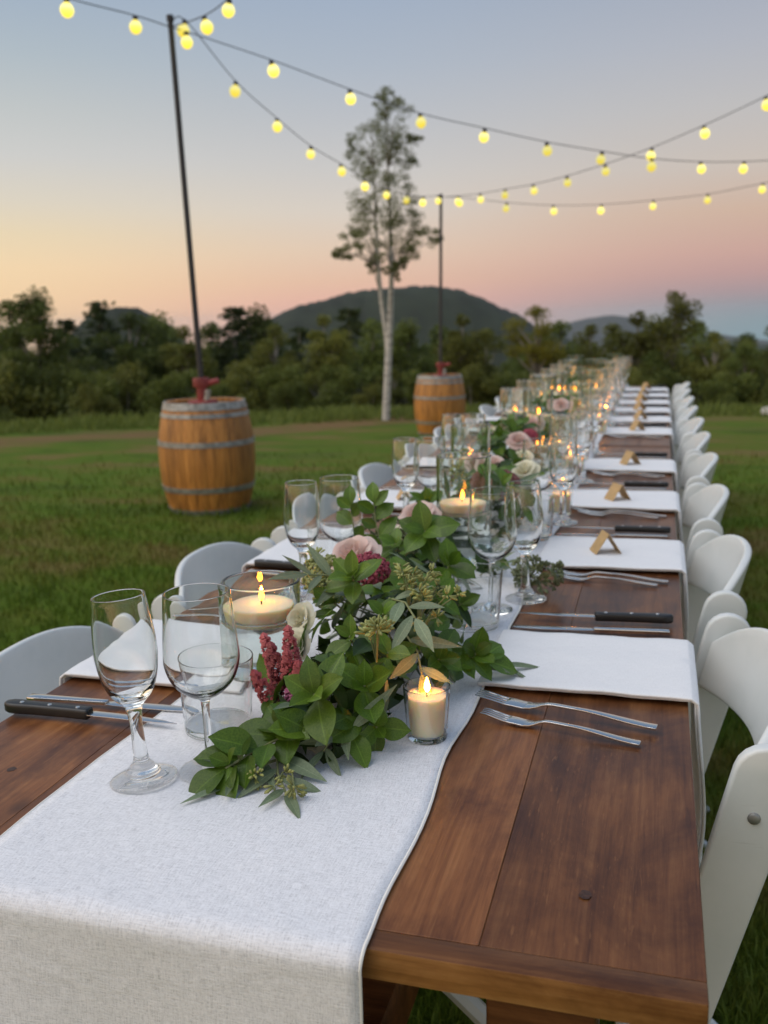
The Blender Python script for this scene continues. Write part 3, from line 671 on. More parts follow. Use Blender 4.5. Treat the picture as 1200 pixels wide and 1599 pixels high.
for x, y, r in ((-.046, .772, .0058), (-.70, .86, .0050)):
    m = MB(); rk = random.Random(int(x*1000)+7); m.lathe([(r*1.0, 0), (r*.8, .00012), (r*.45, .00015), (0, .0001)], 14); m.v = [(a*rk.uniform(.82, 1.15), c_*rk.uniform(1.0, 1.4), d) for a, c_, d in m.v]
    ob('knot', m.mesh('knot', MAT['knot']), FT, (x-FT.location.x, y-FT.location.y, ZT+.0006))
table(3.757, 6.93, 'stained plank farm table butted behind the first one')

# ---------------- runner with hemmed edges, hanging over the front end
def runner():
    t = thing('table_runner', 'long white linen runner draped over the bare table end', 'table runner', (-.41, 1.5, ZT+.002)); o = Vector(t.location)
    y0 = .654; rr = .012; drop = .36; flat = 6.9-y0-rr; arc = rr*math.pi/2; tot = drop+arc+flat
    def edge(s):
        k = max(0, s-drop)
        r_ = -.2155+.0035*math.sin(k*11+.4)+.0025*math.sin(k*27+1)+.003*math.exp(-((k-.17)/.07)**2)-.003*math.exp(-((k-.07)/.05)**2)
        l_ = -.612+.010*min(1, k)+.003*math.sin(k*13+2)
        return l_, r_
    def fn(u, v):
        s = tot*v
        l_, r_ = edge(s); x = l_+(r_-l_)*u
        if s < drop:
            d = drop-s; y = y0-rr-.003-.03*(d/drop)**1.5-.012*math.sin(u*5.2+1.5)*(d/drop)**1.3-.006*math.sin(u*11)*(d/drop); z = ZT+.0025-rr-d
            x += -.012*(d/drop)*(1-u)+.004*(d/drop)
        elif s < drop+arc:
            a = (s-drop)/rr; y = y0-rr*math.cos(a)-.0+.0; z = ZT+.0025-rr+rr*math.sin(a); y -= .003*(1-math.sin(a))
        else:
            y = y0+(s-drop-arc); z = ZT+.0025+.0009*(1+vn(x*22, y*15))*.6
        return (x-o.x, y-o.y, z-o.z)
    # uneven sampling: fine at the bend
    vs_ = [i/40*drop/tot for i in range(40)]+[(drop+arc*i/8)/tot for i in range(8)]+[(drop+arc+flat*(i/120)**1.35)/tot for i in range(121)]
    b = MB(); nu = 30; P = [[Vector(fn(i/nu, v)) for i in range(nu+1)] for v in vs_]
    w = nu+1; nv = len(vs_)
    b.v = [tuple(p) for r in P for p in r]; b.f = [(j*w+i, j*w+i+1, (j+1)*w+i+1, (j+1)*w+i) for j in range(nv-1) for i in range(nu)]
    me = bpy.data.meshes.new('cloth'); me.from_pydata(b.v, [], b.f); me.shade_smooth(); me.materials.append(MAT['runner'])
    l = me.uv_layers.new(name='UVMap'); uvv = [((i/nu)*.39, v*tot) for v in vs_ for i in range(nu+1)]
    l.data.foreach_set('uv', [c for lp in me.loops for c in uvv[lp.vertex_index]])
    c = ob('cloth', me, t); sm = c.modifiers.new('thick', 'SOLIDIFY'); sm.thickness = .0014; sm.offset = 1
    for u in (0, 1):
        h = MB(); h.tube([Vector(fn(u, v))+Vector((0, 0, .0006)) for v in vs_], .0016, 6); ob('hem', h.mesh('hem', MAT['hem']), t)
runner()

# ---------------- napkins laid over the table edge
def napkin_mesh(seed, width, inner, drop):
    """local: x towards the table edge (edge at 0), y along the table, z from the table top"""
    rg = random.Random(seed); ph = rg.uniform(0, 6); rr = .013; arc = rr*math.pi/2; tot = inner+arc+drop; th = .0075
    def fn(u, v):
        s = tot*u; y = (v-.5)*width*(1-.02*math.sin(s*9+ph)); sk = rg_s*s
        wv = .0011*vn(s*26+ph, y*30); fold = .0012*math.exp(-((v-.5)/.12)**2)
        if s < inner: x, z = -inner+s, .0048+th+wv+fold
        elif s < inner+arc:
            a = (s-inner)/rr; x, z = rr*math.sin(a), .0048+th-rr*(1-math.cos(a))+wv
        else:
            d = s-inner-arc; x, z = rr+.004*d/drop*math.sin(ph)+.010*vn(y*9+ph, d*7)*d/drop+.014*(d/drop), .0048+th-rr-d
        if s >= inner: x += .0015
        return (x, y+sk*.04, z)
    rg_s = rg.uniform(-1, 1)
    b = MB(); b.sheet(fn, 46, 12, th*.5)
    def low(u, v):
        x, y, z = fn(u, .015+.97*v+(.022 if v < .5 else -.006)*(1 if v in (0, 1) else 0)); n_ = th*.52; s = tot*u
        return (x-(n_ if s > inner+arc else n_*max(0, (s-inner)/arc) if s > inner else 0), y*1.028-.002, z-(n_ if s < inner else n_*max(0, 1-(s-inner)/arc)))
    b.sheet(low, 46, 12, th*.46)
    def uv(co): return np.stack([co[:, 0]-co[:, 2], co[:, 1]], 1)
    return b.mesh('folded_cloth', MAT['napkin'], bevel=.0016, segs=2, angle=50, uv=uv)
NAPM = [napkin_mesh(k, w_, .275, .26) for k, w_ in ((1, .235), (2, .262), (3, .26), (4, .25))]
NAPF = [napkin_mesh(k, .225, .265, .24) for k in (7, 8, 9)]

# ---------------- cutlery (local x from the tip/tines at 0 to the handle end, y across, z up)
def strip(b, xs, w, z, t, yc=lambda x: 0):
    n = len(xs); v = []
    for x in xs:
        for sy, sz in ((-1, 0), (1, 0), (1, 1), (-1, 1)): v.append((x, yc(x)+sy*w(x)/2, z(x)+sz*t))
    f = [(3, 2, 1, 0), tuple((n-1)*4+k for k in range(4))]
    for i in range(n-1):
        for k in range(4): f.append((i*4+k, i*4+(k+1) % 4, (i+1)*4+(k+1) % 4, (i+1)*4+k))
    b.add(v, f)
def lerp(tab):
    def f(x):
        for (a, p), (c, q) in zip(tab, tab[1:]):
            if x <= c: s = (x-a)/(c-a); s = max(0, s); s = s*s*(3-2*s); return p+(q-p)*s
        return tab[-1][1]
    return f
FZ = lerp([(0, .0095), (.045, .0038), (.070, .0024), (.100, .0095), (.130, .0090), (.23, .0024)])
def fork_meshes(L):
    k = L/.23; hb = MB(); xs = [.066+i*(.23-.066)/22 for i in range(23)]
    strip(hb, xs, lerp([(.066, .0225), (.074, .019), (.092, .0075), (.12, .0070), (.215, .0135), (.23, .0135)]), FZ, .0026)
    tb = MB(); strip(tb, [.040+i*.0275/6 for i in range(7)], lerp([(.040, .0235), (.0675, .0222)]), FZ, .0020)
    for j in range(4):
        yc = (j-1.5)*.0063; strip(tb, [i*.042/8 for i in range(9)], lerp([(0, .0018), (.010, .0034), (.042, .0040)]), FZ, .0018, lambda x, yc=yc: yc*(.95+.05*x/.042))
    out = []
    for b, nm in ((hb, 'handle'), (tb, 'tines')):
        b.v = [(x*k, y*k, z) for x, y, z in b.v]; out.append(b.mesh(nm, MAT['steel'], bevel=.0005, segs=2, angle=45))
    return out
FORKL, FORKS = fork_meshes(.232), fork_meshes(.198)
def knife_table(L=.245):
    bl = MB(); strip(bl, [i*.13/14 for i in range(15)], lerp([(0, .004), (.010, .013), (.05, .017), (.115, .016), (.13, .011)]), lambda x: .0022, .0014, lambda x: .0025*(1-x/.13))
    hd = MB(); strip(hd, [.128+i*(L-.128)/10 for i in range(11)], lerp([(.128, .010), (.15, .011), (L, .0145)]), lambda x: .0012, lerp([(.128, .004), (L, .006)])(.2))
    return bl.mesh('blade', MAT['blade'], bevel=.0004), hd.mesh('handle', MAT['steel'], bevel=.0018)
def knife_steak(L=.249):
    bl = MB(); strip(bl, [i*.128/14 for i in range(15)], lerp([(0, .001), (.03, .010), (.07, .0145), (.128, .0150)]), lambda x: .0075, .0013, lambda x: .006*(1-x/.128)**2)
    hd = MB(); strip(hd, [.124+i*(L-.124)/14 for i in range(15)], lerp([(.124, .017), (.150, .0155), (.20, .0165), (.232, .0205), (.242, .019), (L, .010)]), lambda x: .0012, .0140)
    rv = []
    for x in (.142, .183, .224):
        m = MB(); m.lathe([(0, .0158), (.0026, .0157), (.0030, .0150), (0, .0150)], 10, mat=Matrix.Translation((x, 0, 0))); rv.append(m.mesh('rivet', MAT['rivet']))
    return bl.mesh('blade', MAT['blade'], bevel=.0003), hd.mesh('handle', MAT['black'], bevel=.0035, segs=3), rv
KT, KS = knife_table(), knife_steak()
def lay(kind, a, c, label, group, z=.0005, parts=True):
    """a: tip/tine point, c: direction towards handle end (both on the table)"""
    d = Vector((c[0]-a[0], c[1]-a[1])); rz = math.atan2(d.y, d.x)
    t = thing({'forkl': 'dinner_fork', 'forks': 'salad_fork', 'kt': 'table_knife', 'ks': 'steak_knife'}[kind], label, 'fork' if kind[0] == 'f' else 'knife', (a[0], a[1], ZT+z), (0, 0, rz), group)
    if kind[0] == 'f':
        h, q = FORKL if kind == 'forkl' else FORKS; ob('handle', h, t); ob('tines', q, t)
    elif kind == 'kt': ob('blade', KT[0], t); ob('handle', KT[1], t)
    else:
        ob('blade', KS[0], t); hd = ob('handle', KS[1], t)
        for r_ in KS[2]: ob('rivet', r_, hd)

# ---------------- glassware
def glass_mesh(name, prof, n=40, m='glass'):
    b = MB(); b.lathe(prof, n); return b.mesh(name, MAT[m], angle=60)
def smoothprof(pts, k=4):
    out = []; P = [Vector((p[0], p[1], 0)) for p in pts]
    for i in range(len(P)-1):
        p0, p1, p2, p3 = P[max(0, i-1)], P[i], P[i+1], P[min(len(P)-1, i+2)]
        for j in range(k):
            s = j/k; q = .5*((2*p1)+(p2-p0)*s+(2*p0-5*p1+4*p2-p3)*s*s+(3*p1-p0-3*p2+p3)*s**3); out.append((max(0, q.x), q.y))
    out.append(pts[-1]); return out
def rim(ro, ri, h, sup=.0012):
    m, r = (ro+ri)/2, (ro-ri)/2
    return [(ro, h-sup)]+[(m+r*math.cos(math.pi*k/6), h-r+r*math.sin(math.pi*k/6)) for k in range(7)]+[(ri, h-sup)]
wine_out = smoothprof([(.0355,.0012),(.034,.0032),(.020,.0055),(.0075,.011),(.0046,.022),(.0042,.050),(.0046,.078),(.0075,.087),(.020,.094),(.034,.108),(.0412,.128),(.0414,.146),(.0392,.172),(.0368,.2035)])
wine_in = smoothprof([(.0357,.2035),(.0381,.172),(.0402,.146),(.0399,.129),(.0325,.110),(.019,.0975),(.006,.0925),(0,.0918)])
WINE = glass_mesh('wine_glass', [(0,0),(.034,0)]+wine_out+rim(.0363,.0350,.2094)+wine_in)
fl_out = smoothprof([(.0372,.0014),(.036,.0034),(.027,.0065),(.0185,.0085),(.0185,.0115),(.0135,.0145),(.0135,.0170),(.0095,.022),(.0078,.034),(.0070,.058),(.0082,.078),(.0120,.088),(.0215,.098),(.0295,.116),(.0335,.140),(.0338,.158),(.0318,.182),(.0290,.2055)], 3)
fl_in = smoothprof([(.0278,.2055),(.0305,.182),(.0323,.158),(.0318,.140),(.0275,.118),(.0195,.1035),(.009,.0970),(0,.0962)])
FLUTE = glass_mesh('flute', [(0,0),(.036,0)]+fl_out+rim(.0286,.0271,.2104)+fl_in)
TUMB = glass_mesh('tumbler', smoothprof([(0,0),(.037,0),(.0405,.002),(.0415,.006),(.0438,.045),(.0467,.0890)],3)+rim(.0470,.0454,.0932)+smoothprof([(.0452,.0890),(.0421,.045),(.0398,.0125),(.037,.0095),(0,.0085)],3))
VOTI = glass_mesh('votive', smoothprof([(0,0),(.021,0),(.0235,.0015),(.0243,.005),(.0262,.030),(.0283,.0620)],3)+rim(.0285,.0272,.0660)+smoothprof([(.0270,.0620),(.0249,.030),(.0231,.0095),(.021,.0080),(0,.0078)],3))
def vase_mesh(h): return glass_mesh('vase_%d' % int(h*1000), [(0,0),(.050,0),(.053,0),(.0546,.0006),(.0551,.0018),(.0552,.005),(.0552,.012),(.0552,h*.5),(.0552,h-.006)]+rim(.0552,.0510,h,.0028)+[(.0510,h-.006),(.0510,h*.5),(.0510,.020),(.0509,.0130),(.0502,.0095),(.0482,.0082),(.045,.0080),(0,.0080)], 48, 'vase_glass')
def water_mesh(z):
    b = MB(); b.lathe([(0,.0084),(.046,.0084),(.0500,.0088),(.0518,.0105),(.0524,.0140),(.0524,.020),(.0524,z-.004),(.0524,z+.0006),(.0518,z+.0012),(.0508,z+.0004),(.0497,z),(.045,z),(0,z)], 48); return b.mesh('water', MAT['water'])
def flame_mesh(h=.022):
    b = MB(); b.lathe([(0,0),(.0022,.10*h),(.0040,.30*h),(.0036,.5*h),(.0022,.74*h),(.0008,.93*h),(0,h)], 8); return b.mesh('flame', MAT['flame'], angle=180)
FLAME = flame_mesh()
def wick_mesh():
    b = MB(); b.tube([(0,0,-.004),(0,0,.004),(.001,0,.0085)], [.0010,.0010,.0008], 6); return b.mesh('wick', MAT['wick'])
WICK = wick_mesh()
b = MB(); b.lathe(smoothprof([(0,-.026),(.034,-.0255),(.041,-.022),(.0455,-.004),(.0455,-.0008),(.0435,.0006),(.030,.0012),(.014,.0000),(0,-.0010)],3), 40); FLOATW = b.mesh('wax', MAT['wax'])
b = MB(); b.lathe(smoothprof([(0,0),(.019,0),(.0205,.002),(.0228,.044),(.0222,.0455),(.012,.0448),(0,.0440)],3), 32); VOTW = b.mesh('wax', MAT['wax'])
VCACHE = {}
def candle(name, wax, loc, ztop, label, group, sc=1.0):
    t = thing(name, label, 'candle', loc, group=group); ob('wax', wax, t)
    ob('wick', WICK, t, (0, 0, ztop)); ob('flame', FLAME, t, (.0005, 0, ztop+.004), (rng.uniform(-.1, .1), rng.uniform(-.1, .1), 0), sc); return t
def vase(x, y, h, where, zb=ZT):
    k = int(h*1000); zw = h-(.052 if h < .16 else .112)
    if k not in VCACHE: VCACHE[k] = (vase_mesh(h), water_mesh(zw))
    t = thing('cylinder_vase', ('short' if h < .16 else 'tall')+' clear cylinder vase of water '+where, 'vase', (x, y, zb), (0,0,rng.uniform(0, 6)), 'cylinder vases with floating candles')
    ob('glass_wall', VCACHE[k][0], t); ob('water', VCACHE[k][1], t)
    candle('floating_candle', FLOATW, (x+rng.uniform(-.003, .003), y+rng.uniform(-.003, .003), zb+zw+.017), .0000, 'lit cream floating candle in the vase '+where, 'floating candles', 1.0)
def votive(x, y, where, zb=ZT+.0045):
    tag(ob('votive_holder', VOTI, None, (x, y, zb)), 'small clear glass votive holder '+where, 'candle holder', 'glass votive holders')
    candle('votive_candle', VOTW, (x, y, zb+.0081), .0445, 'lit cream votive candle in the holder '+where, 'votive candles', .95)

# ---------------- place cards
def card_mesh():
    b = MB(); 
    for s in (-1, 1):
        mt = Matrix.Translation((0, 0, .050)) @ Matrix.Rotation(s*R(33), 4, 'Y'); b.box(-.0005, .0005, -.0275, .0275, -.058, 0, mt)
    return b.mesh('place_card', MAT['kraft'], smooth=False)
CARD = card_mesh()

# ---------------- folding chairs
def chair_proto():
    t = thing('folding_chair', 'x', 'chair', group='white folding chairs along the table'); lean = .247; pw, pt = .074, .019
    def post(x):
        b = MB(); v = []; ang = math.atan(lean); L = .775/math.cos(ang); r = pw/2; n = 10
        prof = [(-r, 0), (r, 0)]+[(r*math.cos(math.pi*k/n), L-r+r*math.sin(math.pi*k/n)) for k in range(n+1)]
        prof = [(p[0]*(1 if p[1] > .5 else .72+.28*p[1]/.5), p[1]) for p in prof]
        m = len(prof)
        for sx in (-1, 1):
            for (q, l) in prof: v.append((x+sx*pt/2, q*math.cos(ang)-l*math.sin(ang), q*math.sin(ang)*1.0+l*math.cos(ang)))
        f = [tuple(range(m)), tuple(range(2*m-1, m-1, -1))]+[(k, k+m, (k+1) % m+m, (k+1) % m) for k in range(m)]
        b.add(v, f); return b.mesh('side_post', MAT['chair'], bevel=.0045, segs=3)
    for x in (-.252, .252): ob('side_post', post(x), t)
    for x in (-1, 1):
        for z in (.69, .44):
            m = MB(); m.lathe([(0, .0030), (.0050, .0028), (.0072, .0012), (.0075, 0), (0, 0)], 12); ob('bolt', m.mesh('bolt', MAT['galv']), t, (x*.262, -lean*z, z), (0, x*math.pi/2, 0))
    b = MB()
    def pf(u, v):
        s = 2*u-1; x = s*.243; top = .728+.074*(1-abs(s)**3.2); bot = .650+.010*(1-s*s); z = bot+(top-bot)*v
        return (x, -lean*z-.062*(1-s*s)+.012, z)
    b.sheet(pf, 26, 8, .015); ob('back_panel', b.mesh('back_panel', MAT['chair'], bevel=.005, segs=3, angle=50), t)
    b = MB()
    def sf(u, v):
        s = 2*u-1; w = .238-.02*v; return (s*w, -.10+.38*v, .445-.012*(1-s*s)*math.sin(math.pi*v))
    b.sheet(sf, 12, 10, -.02); ob('seat', b.mesh('seat', MAT['chair'], bevel=.005), t)
    for x in (-.222, .222):
        b = MB(); b.tube([(x, .24, .425), (x, .02, .22), (x, -.215, .0)], [.014, .014, .013], 8); ob('rear_leg', b.mesh('rear_leg', MAT['chair']), t)
    b = MB(); b.tube([(-.24, -.035, .13), (.24, -.035, .13)], .011, 8); ob('stretcher', b.mesh('stretcher', MAT['chair']), t)
    return t
CH = chair_proto(); used = [False]
def chair(x, y, rz, label):
    if not used[0]: CH.location = (x, y, 0); CH.rotation_euler = (0, 0, rz); CH['label'] = label; used[0] = True; return CH
    return copy_tree(CH, (x, y, 0), (0, 0, rz), label)
RCH = [1.335, 1.975, 2.61, 3.24, 3.83, 4.37, 4.94, 5.51, 6.08, 6.65]
LCH = [1.265, 1.915, 2.555, 3.19, 3.82, 4.37, 4.94, 5.51, 6.08, 6.65]
for i, y in enumerate(RCH): chair(-.052+rng.uniform(-.008, .008), y, R(90)+rng.uniform(-.03, .03), 'white folding chair, %s from the draped runner end in the row away from the barrels' % ORD[i])
for i, y in enumerate(LCH): chair(-.752+rng.uniform(-.01, .01), y, R(-90)+rng.uniform(-.03, .03), 'white folding chair, %s from the draped runner end in the row facing the barrels' % ORD[i]).scale = (1, 1, .935)

# ---------------- place settings
def setting(side, i, y0, gl, near=True, card=True, nap=None, width=.24):
    """side +1: chairs away from the barrels; y0: edge of the napkin nearest the draped end; gl: glass spots"""
    nm = 'away-from-barrels' if side > 0 else 'barrel-side'
    lab = lambda d: '%s at the %s %s setting from the draped runner end' % (d, ORD[i], nm)
    ex = XR if side > 0 else XL
    t = thing('napkin', lab('white napkin over the table edge'), 'napkin', (ex, y0+width/2, ZT), (0, 0, 0 if side > 0 else math.pi), 'white napkins')
    ob('folded_cloth', nap, t)
    X = lambda v: ex-side*v
    j = lambda a=.004: rng.uniform(-a, a)
    f0, k0 = (y0-.055, y0+width+.035) if side > 0 else (y0+width+.045, y0-.075)
    if side > 0 and i == 0:
        sets = [('forkl', (-.215, 1.172), (.014, 1.128)), ('forks', (-.200, 1.124), (-.006, 1.086)), ('kt', (-.213, 1.474), (.03, 1.502)), ('ks', (-.211, 1.530), (.037, 1.556))]
    elif side < 0 and i == 0:
        sets = [('ks', (-.560, 1.000), (-.790, .996)), ('kt', (-.560, 1.052), (-.784, 1.038)), ('forkl', (-.57, 1.41), (-.79, 1.405)), ('forks', (-.585, 1.46), (-.78, 1.455))]
    else:
        s = side
        sets = [('forkl', (X(.252), f0+.03+j()), (X(.03), f0+.005+j())), ('forks', (X(.238), f0-.005+j()), (X(.05), f0-.022+j())),
                ('kt', (X(.265), k0+j()), (X(.02), k0+.018+j())), ('ks', (X(.262), k0+.058+j()), (X(.012), k0+.072+j()))]
        if s < 0: sets = [(k, a, c) for k, a, c in sets]
    names = {'forkl': 'steel dinner fork', 'forks': 'shorter steel salad fork', 'kt': 'steel table knife', 'ks': 'black-handled steak knife'}
    for k, a, c in sets: lay(k, a, c, lab(names[k]), {'forkl': 'dinner forks', 'forks': 'salad forks', 'kt': 'table knives', 'ks': 'steak knives'}[k], z=.0042 if (min(a[0], c[0]) < -.21 < max(a[0], c[0]) or a[0] > -.612 and side < 0) else .0005)
    if card:
        c_ = ob('place_card', CARD, None, (X(.137)+j(.01), y0+width*.42+j(.02), ZT+.0123), (0, 0, rng.uniform(.35, .65)), .86); tag(c_, lab('folded brown paper place card'), 'place card', 'kraft place cards')
    for kind, x, y, lean_ in gl:
        me, dsc, ct = {'w': (WINE, 'clear stemmed wine glass', 'wine glass'), 'f': (FLUTE, 'narrow clear champagne flute', 'flute'), 't': (TUMB, 'clear straight water tumbler', 'tumbler')}[kind]
        onr = -.60 < x < -.222
        tag(ob({'w': 'wine_glass', 'f': 'champagne_flute', 't': 'water_tumbler'}[kind], me, None, (x, y, ZT+(.0046 if onr else .0042)), (lean_[0], lean_[1], 0 if lean_ != (0, 0) else rng.uniform(0, 6))), lab(dsc), ct, {'w': 'wine glasses', 'f': 'champagne flutes', 't': 'water tumblers'}[kind])
U = (0, 0)
setting(1, 0, 1.212, [('t', -.277, 1.478, U), ('w', -.262, 1.566, U), ('f', -.214, 1.642, (0, -.03))], card=False, nap=NAPM[0], width=.235)
setting(-1, 0, 1.118, [('f', -.534, .868, (-.02, -.085)), ('w', -.470, .903, (0, -.02)), ('t', -.512, 1.012, U)], card=False, nap=NAPM[3], width=.235)
setting(1, 1, 1.862, [('t', -.262, 2.13, U), ('w', -.264, 2.235, U), ('f', -.212, 2.300, U)], nap=NAPM[1], width=.262)
setting(-1, 1, 1.765, [('f', -.612, 1.585, U), ('w', -.560, 1.648, U), ('t', -.600, 1.715, U)], nap=NAPM[0], width=.23, card=False)
setting(1, 2, 2.475, [('t', -.268, 2.735, U), ('w', -.263, 2.825, U), ('f', -.214, 2.895, U)], nap=NAPM[2], width=.26)
setting(-1, 2, 2.385, [('f', -.583, 2.217, U), ('w', -.525, 2.235, U), ('t', -.56, 2.315, U)], nap=NAPM[1], width=.25)
setting(1, 3, 3.095, [('t', -.268, 3.36, U), ('w', -.263, 3.44, U), ('f', -.214, 3.51, U)], nap=NAPM[3], width=.26)
setting(-1, 3, 3.0, [('f', -.59, 2.80, U), ('w', -.530, 2.815, U), ('t', -.57, 2.90, U)], nap=NAPM[2], width=.25)
for k in range(6):
    y = 4.07+.465*k
    setting(1, 4+k, y, [('t', -.268+rng.uniform(-.01,.01), y+.24, U), ('w', -.263, y+.32, U), ('f', -.212, y+.37, U)], nap=NAPF[k % 3], width=.225)
    setting(-1, 4+k, y-.08, [('f', -.585, y-.20, U), ('w', -.530, y-.19, U), ('t', -.575, y-.10, U)], nap=NAPF[(k+1) % 3], width=.225)

# ---------------- vases and candles down the middle
VS = [(-.527, 1.195, .14, 'beside the front garland'), (-.370, 1.865, .225, 'behind the front garland, with the second setting'),
      (-.50, 2.62, .20, 'with the third settings'), (-.315, 3.10, .18, 'with the fourth away-from-barrels setting'), (-.43, 3.60, .225, 'where the two tables meet'),
      (-.56, 3.92, .20, 'just past the table joint'), (-.33, 4.25, .20, 'with the fifth away-from-barrels setting'), (-.40, 4.72, .225, 'with the sixth settings'), (-.34, 5.15, .18, 'with the seventh settings'),
      (-.46, 5.62, .20, 'with the eighth settings'), (-.36, 6.05, .225, 'with the ninth settings'), (-.42, 6.50, .20, 'with the tenth settings'), (-.30, 6.78, .225, 'at the far table end'), (-.50, 4.42, .225, 'with the sixth barrel-side setting'), (-.30, 4.90, .225, 'with the seventh away-from-barrels setting'), (-.50, 5.10, .20, 'with the seventh barrel-side setting'), (-.30, 5.65, .225, 'with the ninth away-from-barrels setting'), (-.52, 6.02, .225, 'with the ninth barrel-side setting'), (-.28, 6.32, .20, 'with the tenth away-from-barrels setting'), (-.54, 6.55, .225, 'at the far barrel-side corner')]
for x, y, h, w_ in VS: vase(x, y, h, w_, ZT+.0046)
VO = [(-.253, 1.045, 'in front of the front garland'), (-.225, 2.405, 'by the second away-from-barrels setting'), (-.245, 3.01, 'by the third away-from-barrels setting'), (-.41, 3.40, 'by the fourth settings'),
      (-.225, 4.12, 'by the fifth away-from-barrels setting'), (-.47, 4.50, 'by the sixth barrel-side setting'), (-.235, 4.98, 'by the seventh away-from-barrels setting'), (-.24, 5.9, 'by the ninth away-from-barrels setting'), (-.38, 5.40, 'by the eighth settings'),
      (-.235, 4.60, 'by the sixth away-from-barrels setting'), (-.235, 5.42, 'by the eighth away-from-barrels setting'), (-.24, 6.35, 'by the tenth away-from-barrels setting'), (-.50, 5.30, 'by the eighth barrel-side setting'),
      (-.52, 5.85, 'by the ninth barrel-side setting'), (-.50, 6.30, 'by the tenth barrel-side setting'), (-.44, 4.95, 'by the seventh settings'), (-.30, 6.62, 'near the far table end'), (-.52, 4.05, 'by the fifth barrel-side setting')]
for x, y, w_ in VO: votive(x, y, w_)

# ================================================================== GARLANDS
def leaf_mesh(name, mat, wid, fold, droop, peak=.42, tip=1.0, nu=6, nv=12, wave=0, seed=0):
    b = MB(); v = []; f = []; uv = []
    for j in range(nv+1):
        s = j/nv
        w = wid*max(0, math.sin(math.pi*min(1, s)**(math.log(.5)/math.log(peak))))**(.80 if wid > .35 else .95)
        if s > .88 and wid > .35: w = max(w*.8, wid*.9*(1-s))
        w = max(w, .014)
        for i in range(nu+1):
            q = 2*i/nu-1; v.append((q*w/2, s, fold*abs(q)*w/2-droop*s*s+wave*math.sin(s*9+q*2+seed)*abs(q))); uv.append((i/nu, s))
    for j in range(nv):
        for i in range(nu):
            a = j*(nu+1)+i; f.append((a, a+1, a+nu+2, a+nu+1))
    me = bpy.data.meshes.new(name); me.from_pydata(v, [], f); me.shade_smooth(); me.materials.append(mat)
    l = me.uv_layers.new(name='UVMap'); l.data.foreach_set('uv', [c for lp in me.loops for c in uv[lp.vertex_index]]); return me
BROAD = [leaf_mesh('leaf_b%d' % k, MAT['leaf'], w, fo, dr, pk, 1, wave=.012, seed=k) for k, (w, fo, dr, pk) in enumerate(((.62, .26, .16, .50), (.68, .18, .28, .52), (.58, .36, .08, .48), (.72, .15, .34, .53), (.64, .40, -.16, .52), (.60, .10, .42, .50)))]
LIGHT = [leaf_mesh('leaf_l%d' % k, MAT['leaflight'], w, fo, dr, pk, 1, wave=.012, seed=k) for k, (w, fo, dr, pk) in enumerate(((.58, .28, .14, .48), (.64, .2, .24, .50), (.56, .36, .0, .47)))]
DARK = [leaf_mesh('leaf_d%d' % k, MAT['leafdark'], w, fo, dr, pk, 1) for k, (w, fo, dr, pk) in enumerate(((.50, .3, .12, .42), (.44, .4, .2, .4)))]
EUC = [leaf_mesh('leaf_e%d' % k, MAT['euc'], w, fo, dr, pk, 1.1) for k, (w, fo, dr, pk) in enumerate(((.23, .2, .10, .40), (.27, .15, .2, .45), (.20, .3, .02, .38)))]
def orient(d, n):
    y = Vector(d).normalized(); z = Vector(n); z = (z-y*z.dot(y))
    if z.length < 1e-4: z = y.orthogonal()
    z.normalize(); x = y.cross(z); return Matrix((x, y, z)).transposed()
def umbel_mesh(mat, n, L, r, seed, up=.5):
    rg = random.Random(seed); b = MB()
    for k in range(n):
        d = Vector((rg.gauss(0, 1), rg.gauss(0, 1), abs(rg.gauss(up, .6)))).normalized(); q = L*rg.uniform(.8, 1.15)
        b.tube([d*.2*q, d*.55*q, d*.85*q, d*q], [r*.35, r*.8, r, r*.3], 5)
    return b.mesh('seed_cluster', mat, angle=180)
UMB = [umbel_mesh(MAT['seed'], 10, .012, .0016, k) for k in range(3)]
UMBD = [umbel_mesh(MAT['seeddark'], 12, .011, .0019, 10+k) for k in range(3)]
def dome_mesh(name, mat, n, rx, rz, s, seed, low=-.35):
    rg = random.Random(seed); b = MB()
    for k in range(n):
        z = low+(1-low)*(k+.5)/n; a = k*2.39996+rg.uniform(-.2, .2); q = math.sqrt(max(0, 1-z*z)); d = Vector((q*math.cos(a), q*math.sin(a), z))
        p = Vector((d.x*rx, d.y*rx, d.z*rz))*rg.uniform(.9, 1.06); m = orient(d.orthogonal(), d).to_4x4(); m.translation = p
        ss = s*rg.uniform(.75, 1.2); pts = [Vector((0, 0, ss*.9))]+[Vector((math.cos(t*1.2566+k)*ss, math.sin(t*1.2566+k)*ss, (.15 if t % 2 else .35)*ss)) for t in range(5)]+[Vector((0, 0, -ss*.9))]
        b.add([m @ p_ for p_ in pts], [(0, 1+t, 1+(t+1) % 5) for t in range(5)]+[(6, 1+(t+1) % 5, 1+t) for t in range(5)])
    return b.mesh(name, mat, smooth=False, fix=False)
SEDUM = dome_mesh('floret_head', MAT['sedum'], 260, .029, .020, .0042, 1); HYDRA = dome_mesh('floret_head', MAT['hydra'], 230, .042, .034, .0075, 2); POMP = dome_mesh('floret_head', MAT['pompon'], 170, .0125, .0125, .0024, 3, -.9)
MINI = dome_mesh('floret_head', MAT['seeddark'], 240, .034, .024, .0036, 6, -.5); LIME = dome_mesh('floret_head', MAT['seed'], 240, .034, .026, .0036, 7, -.4)
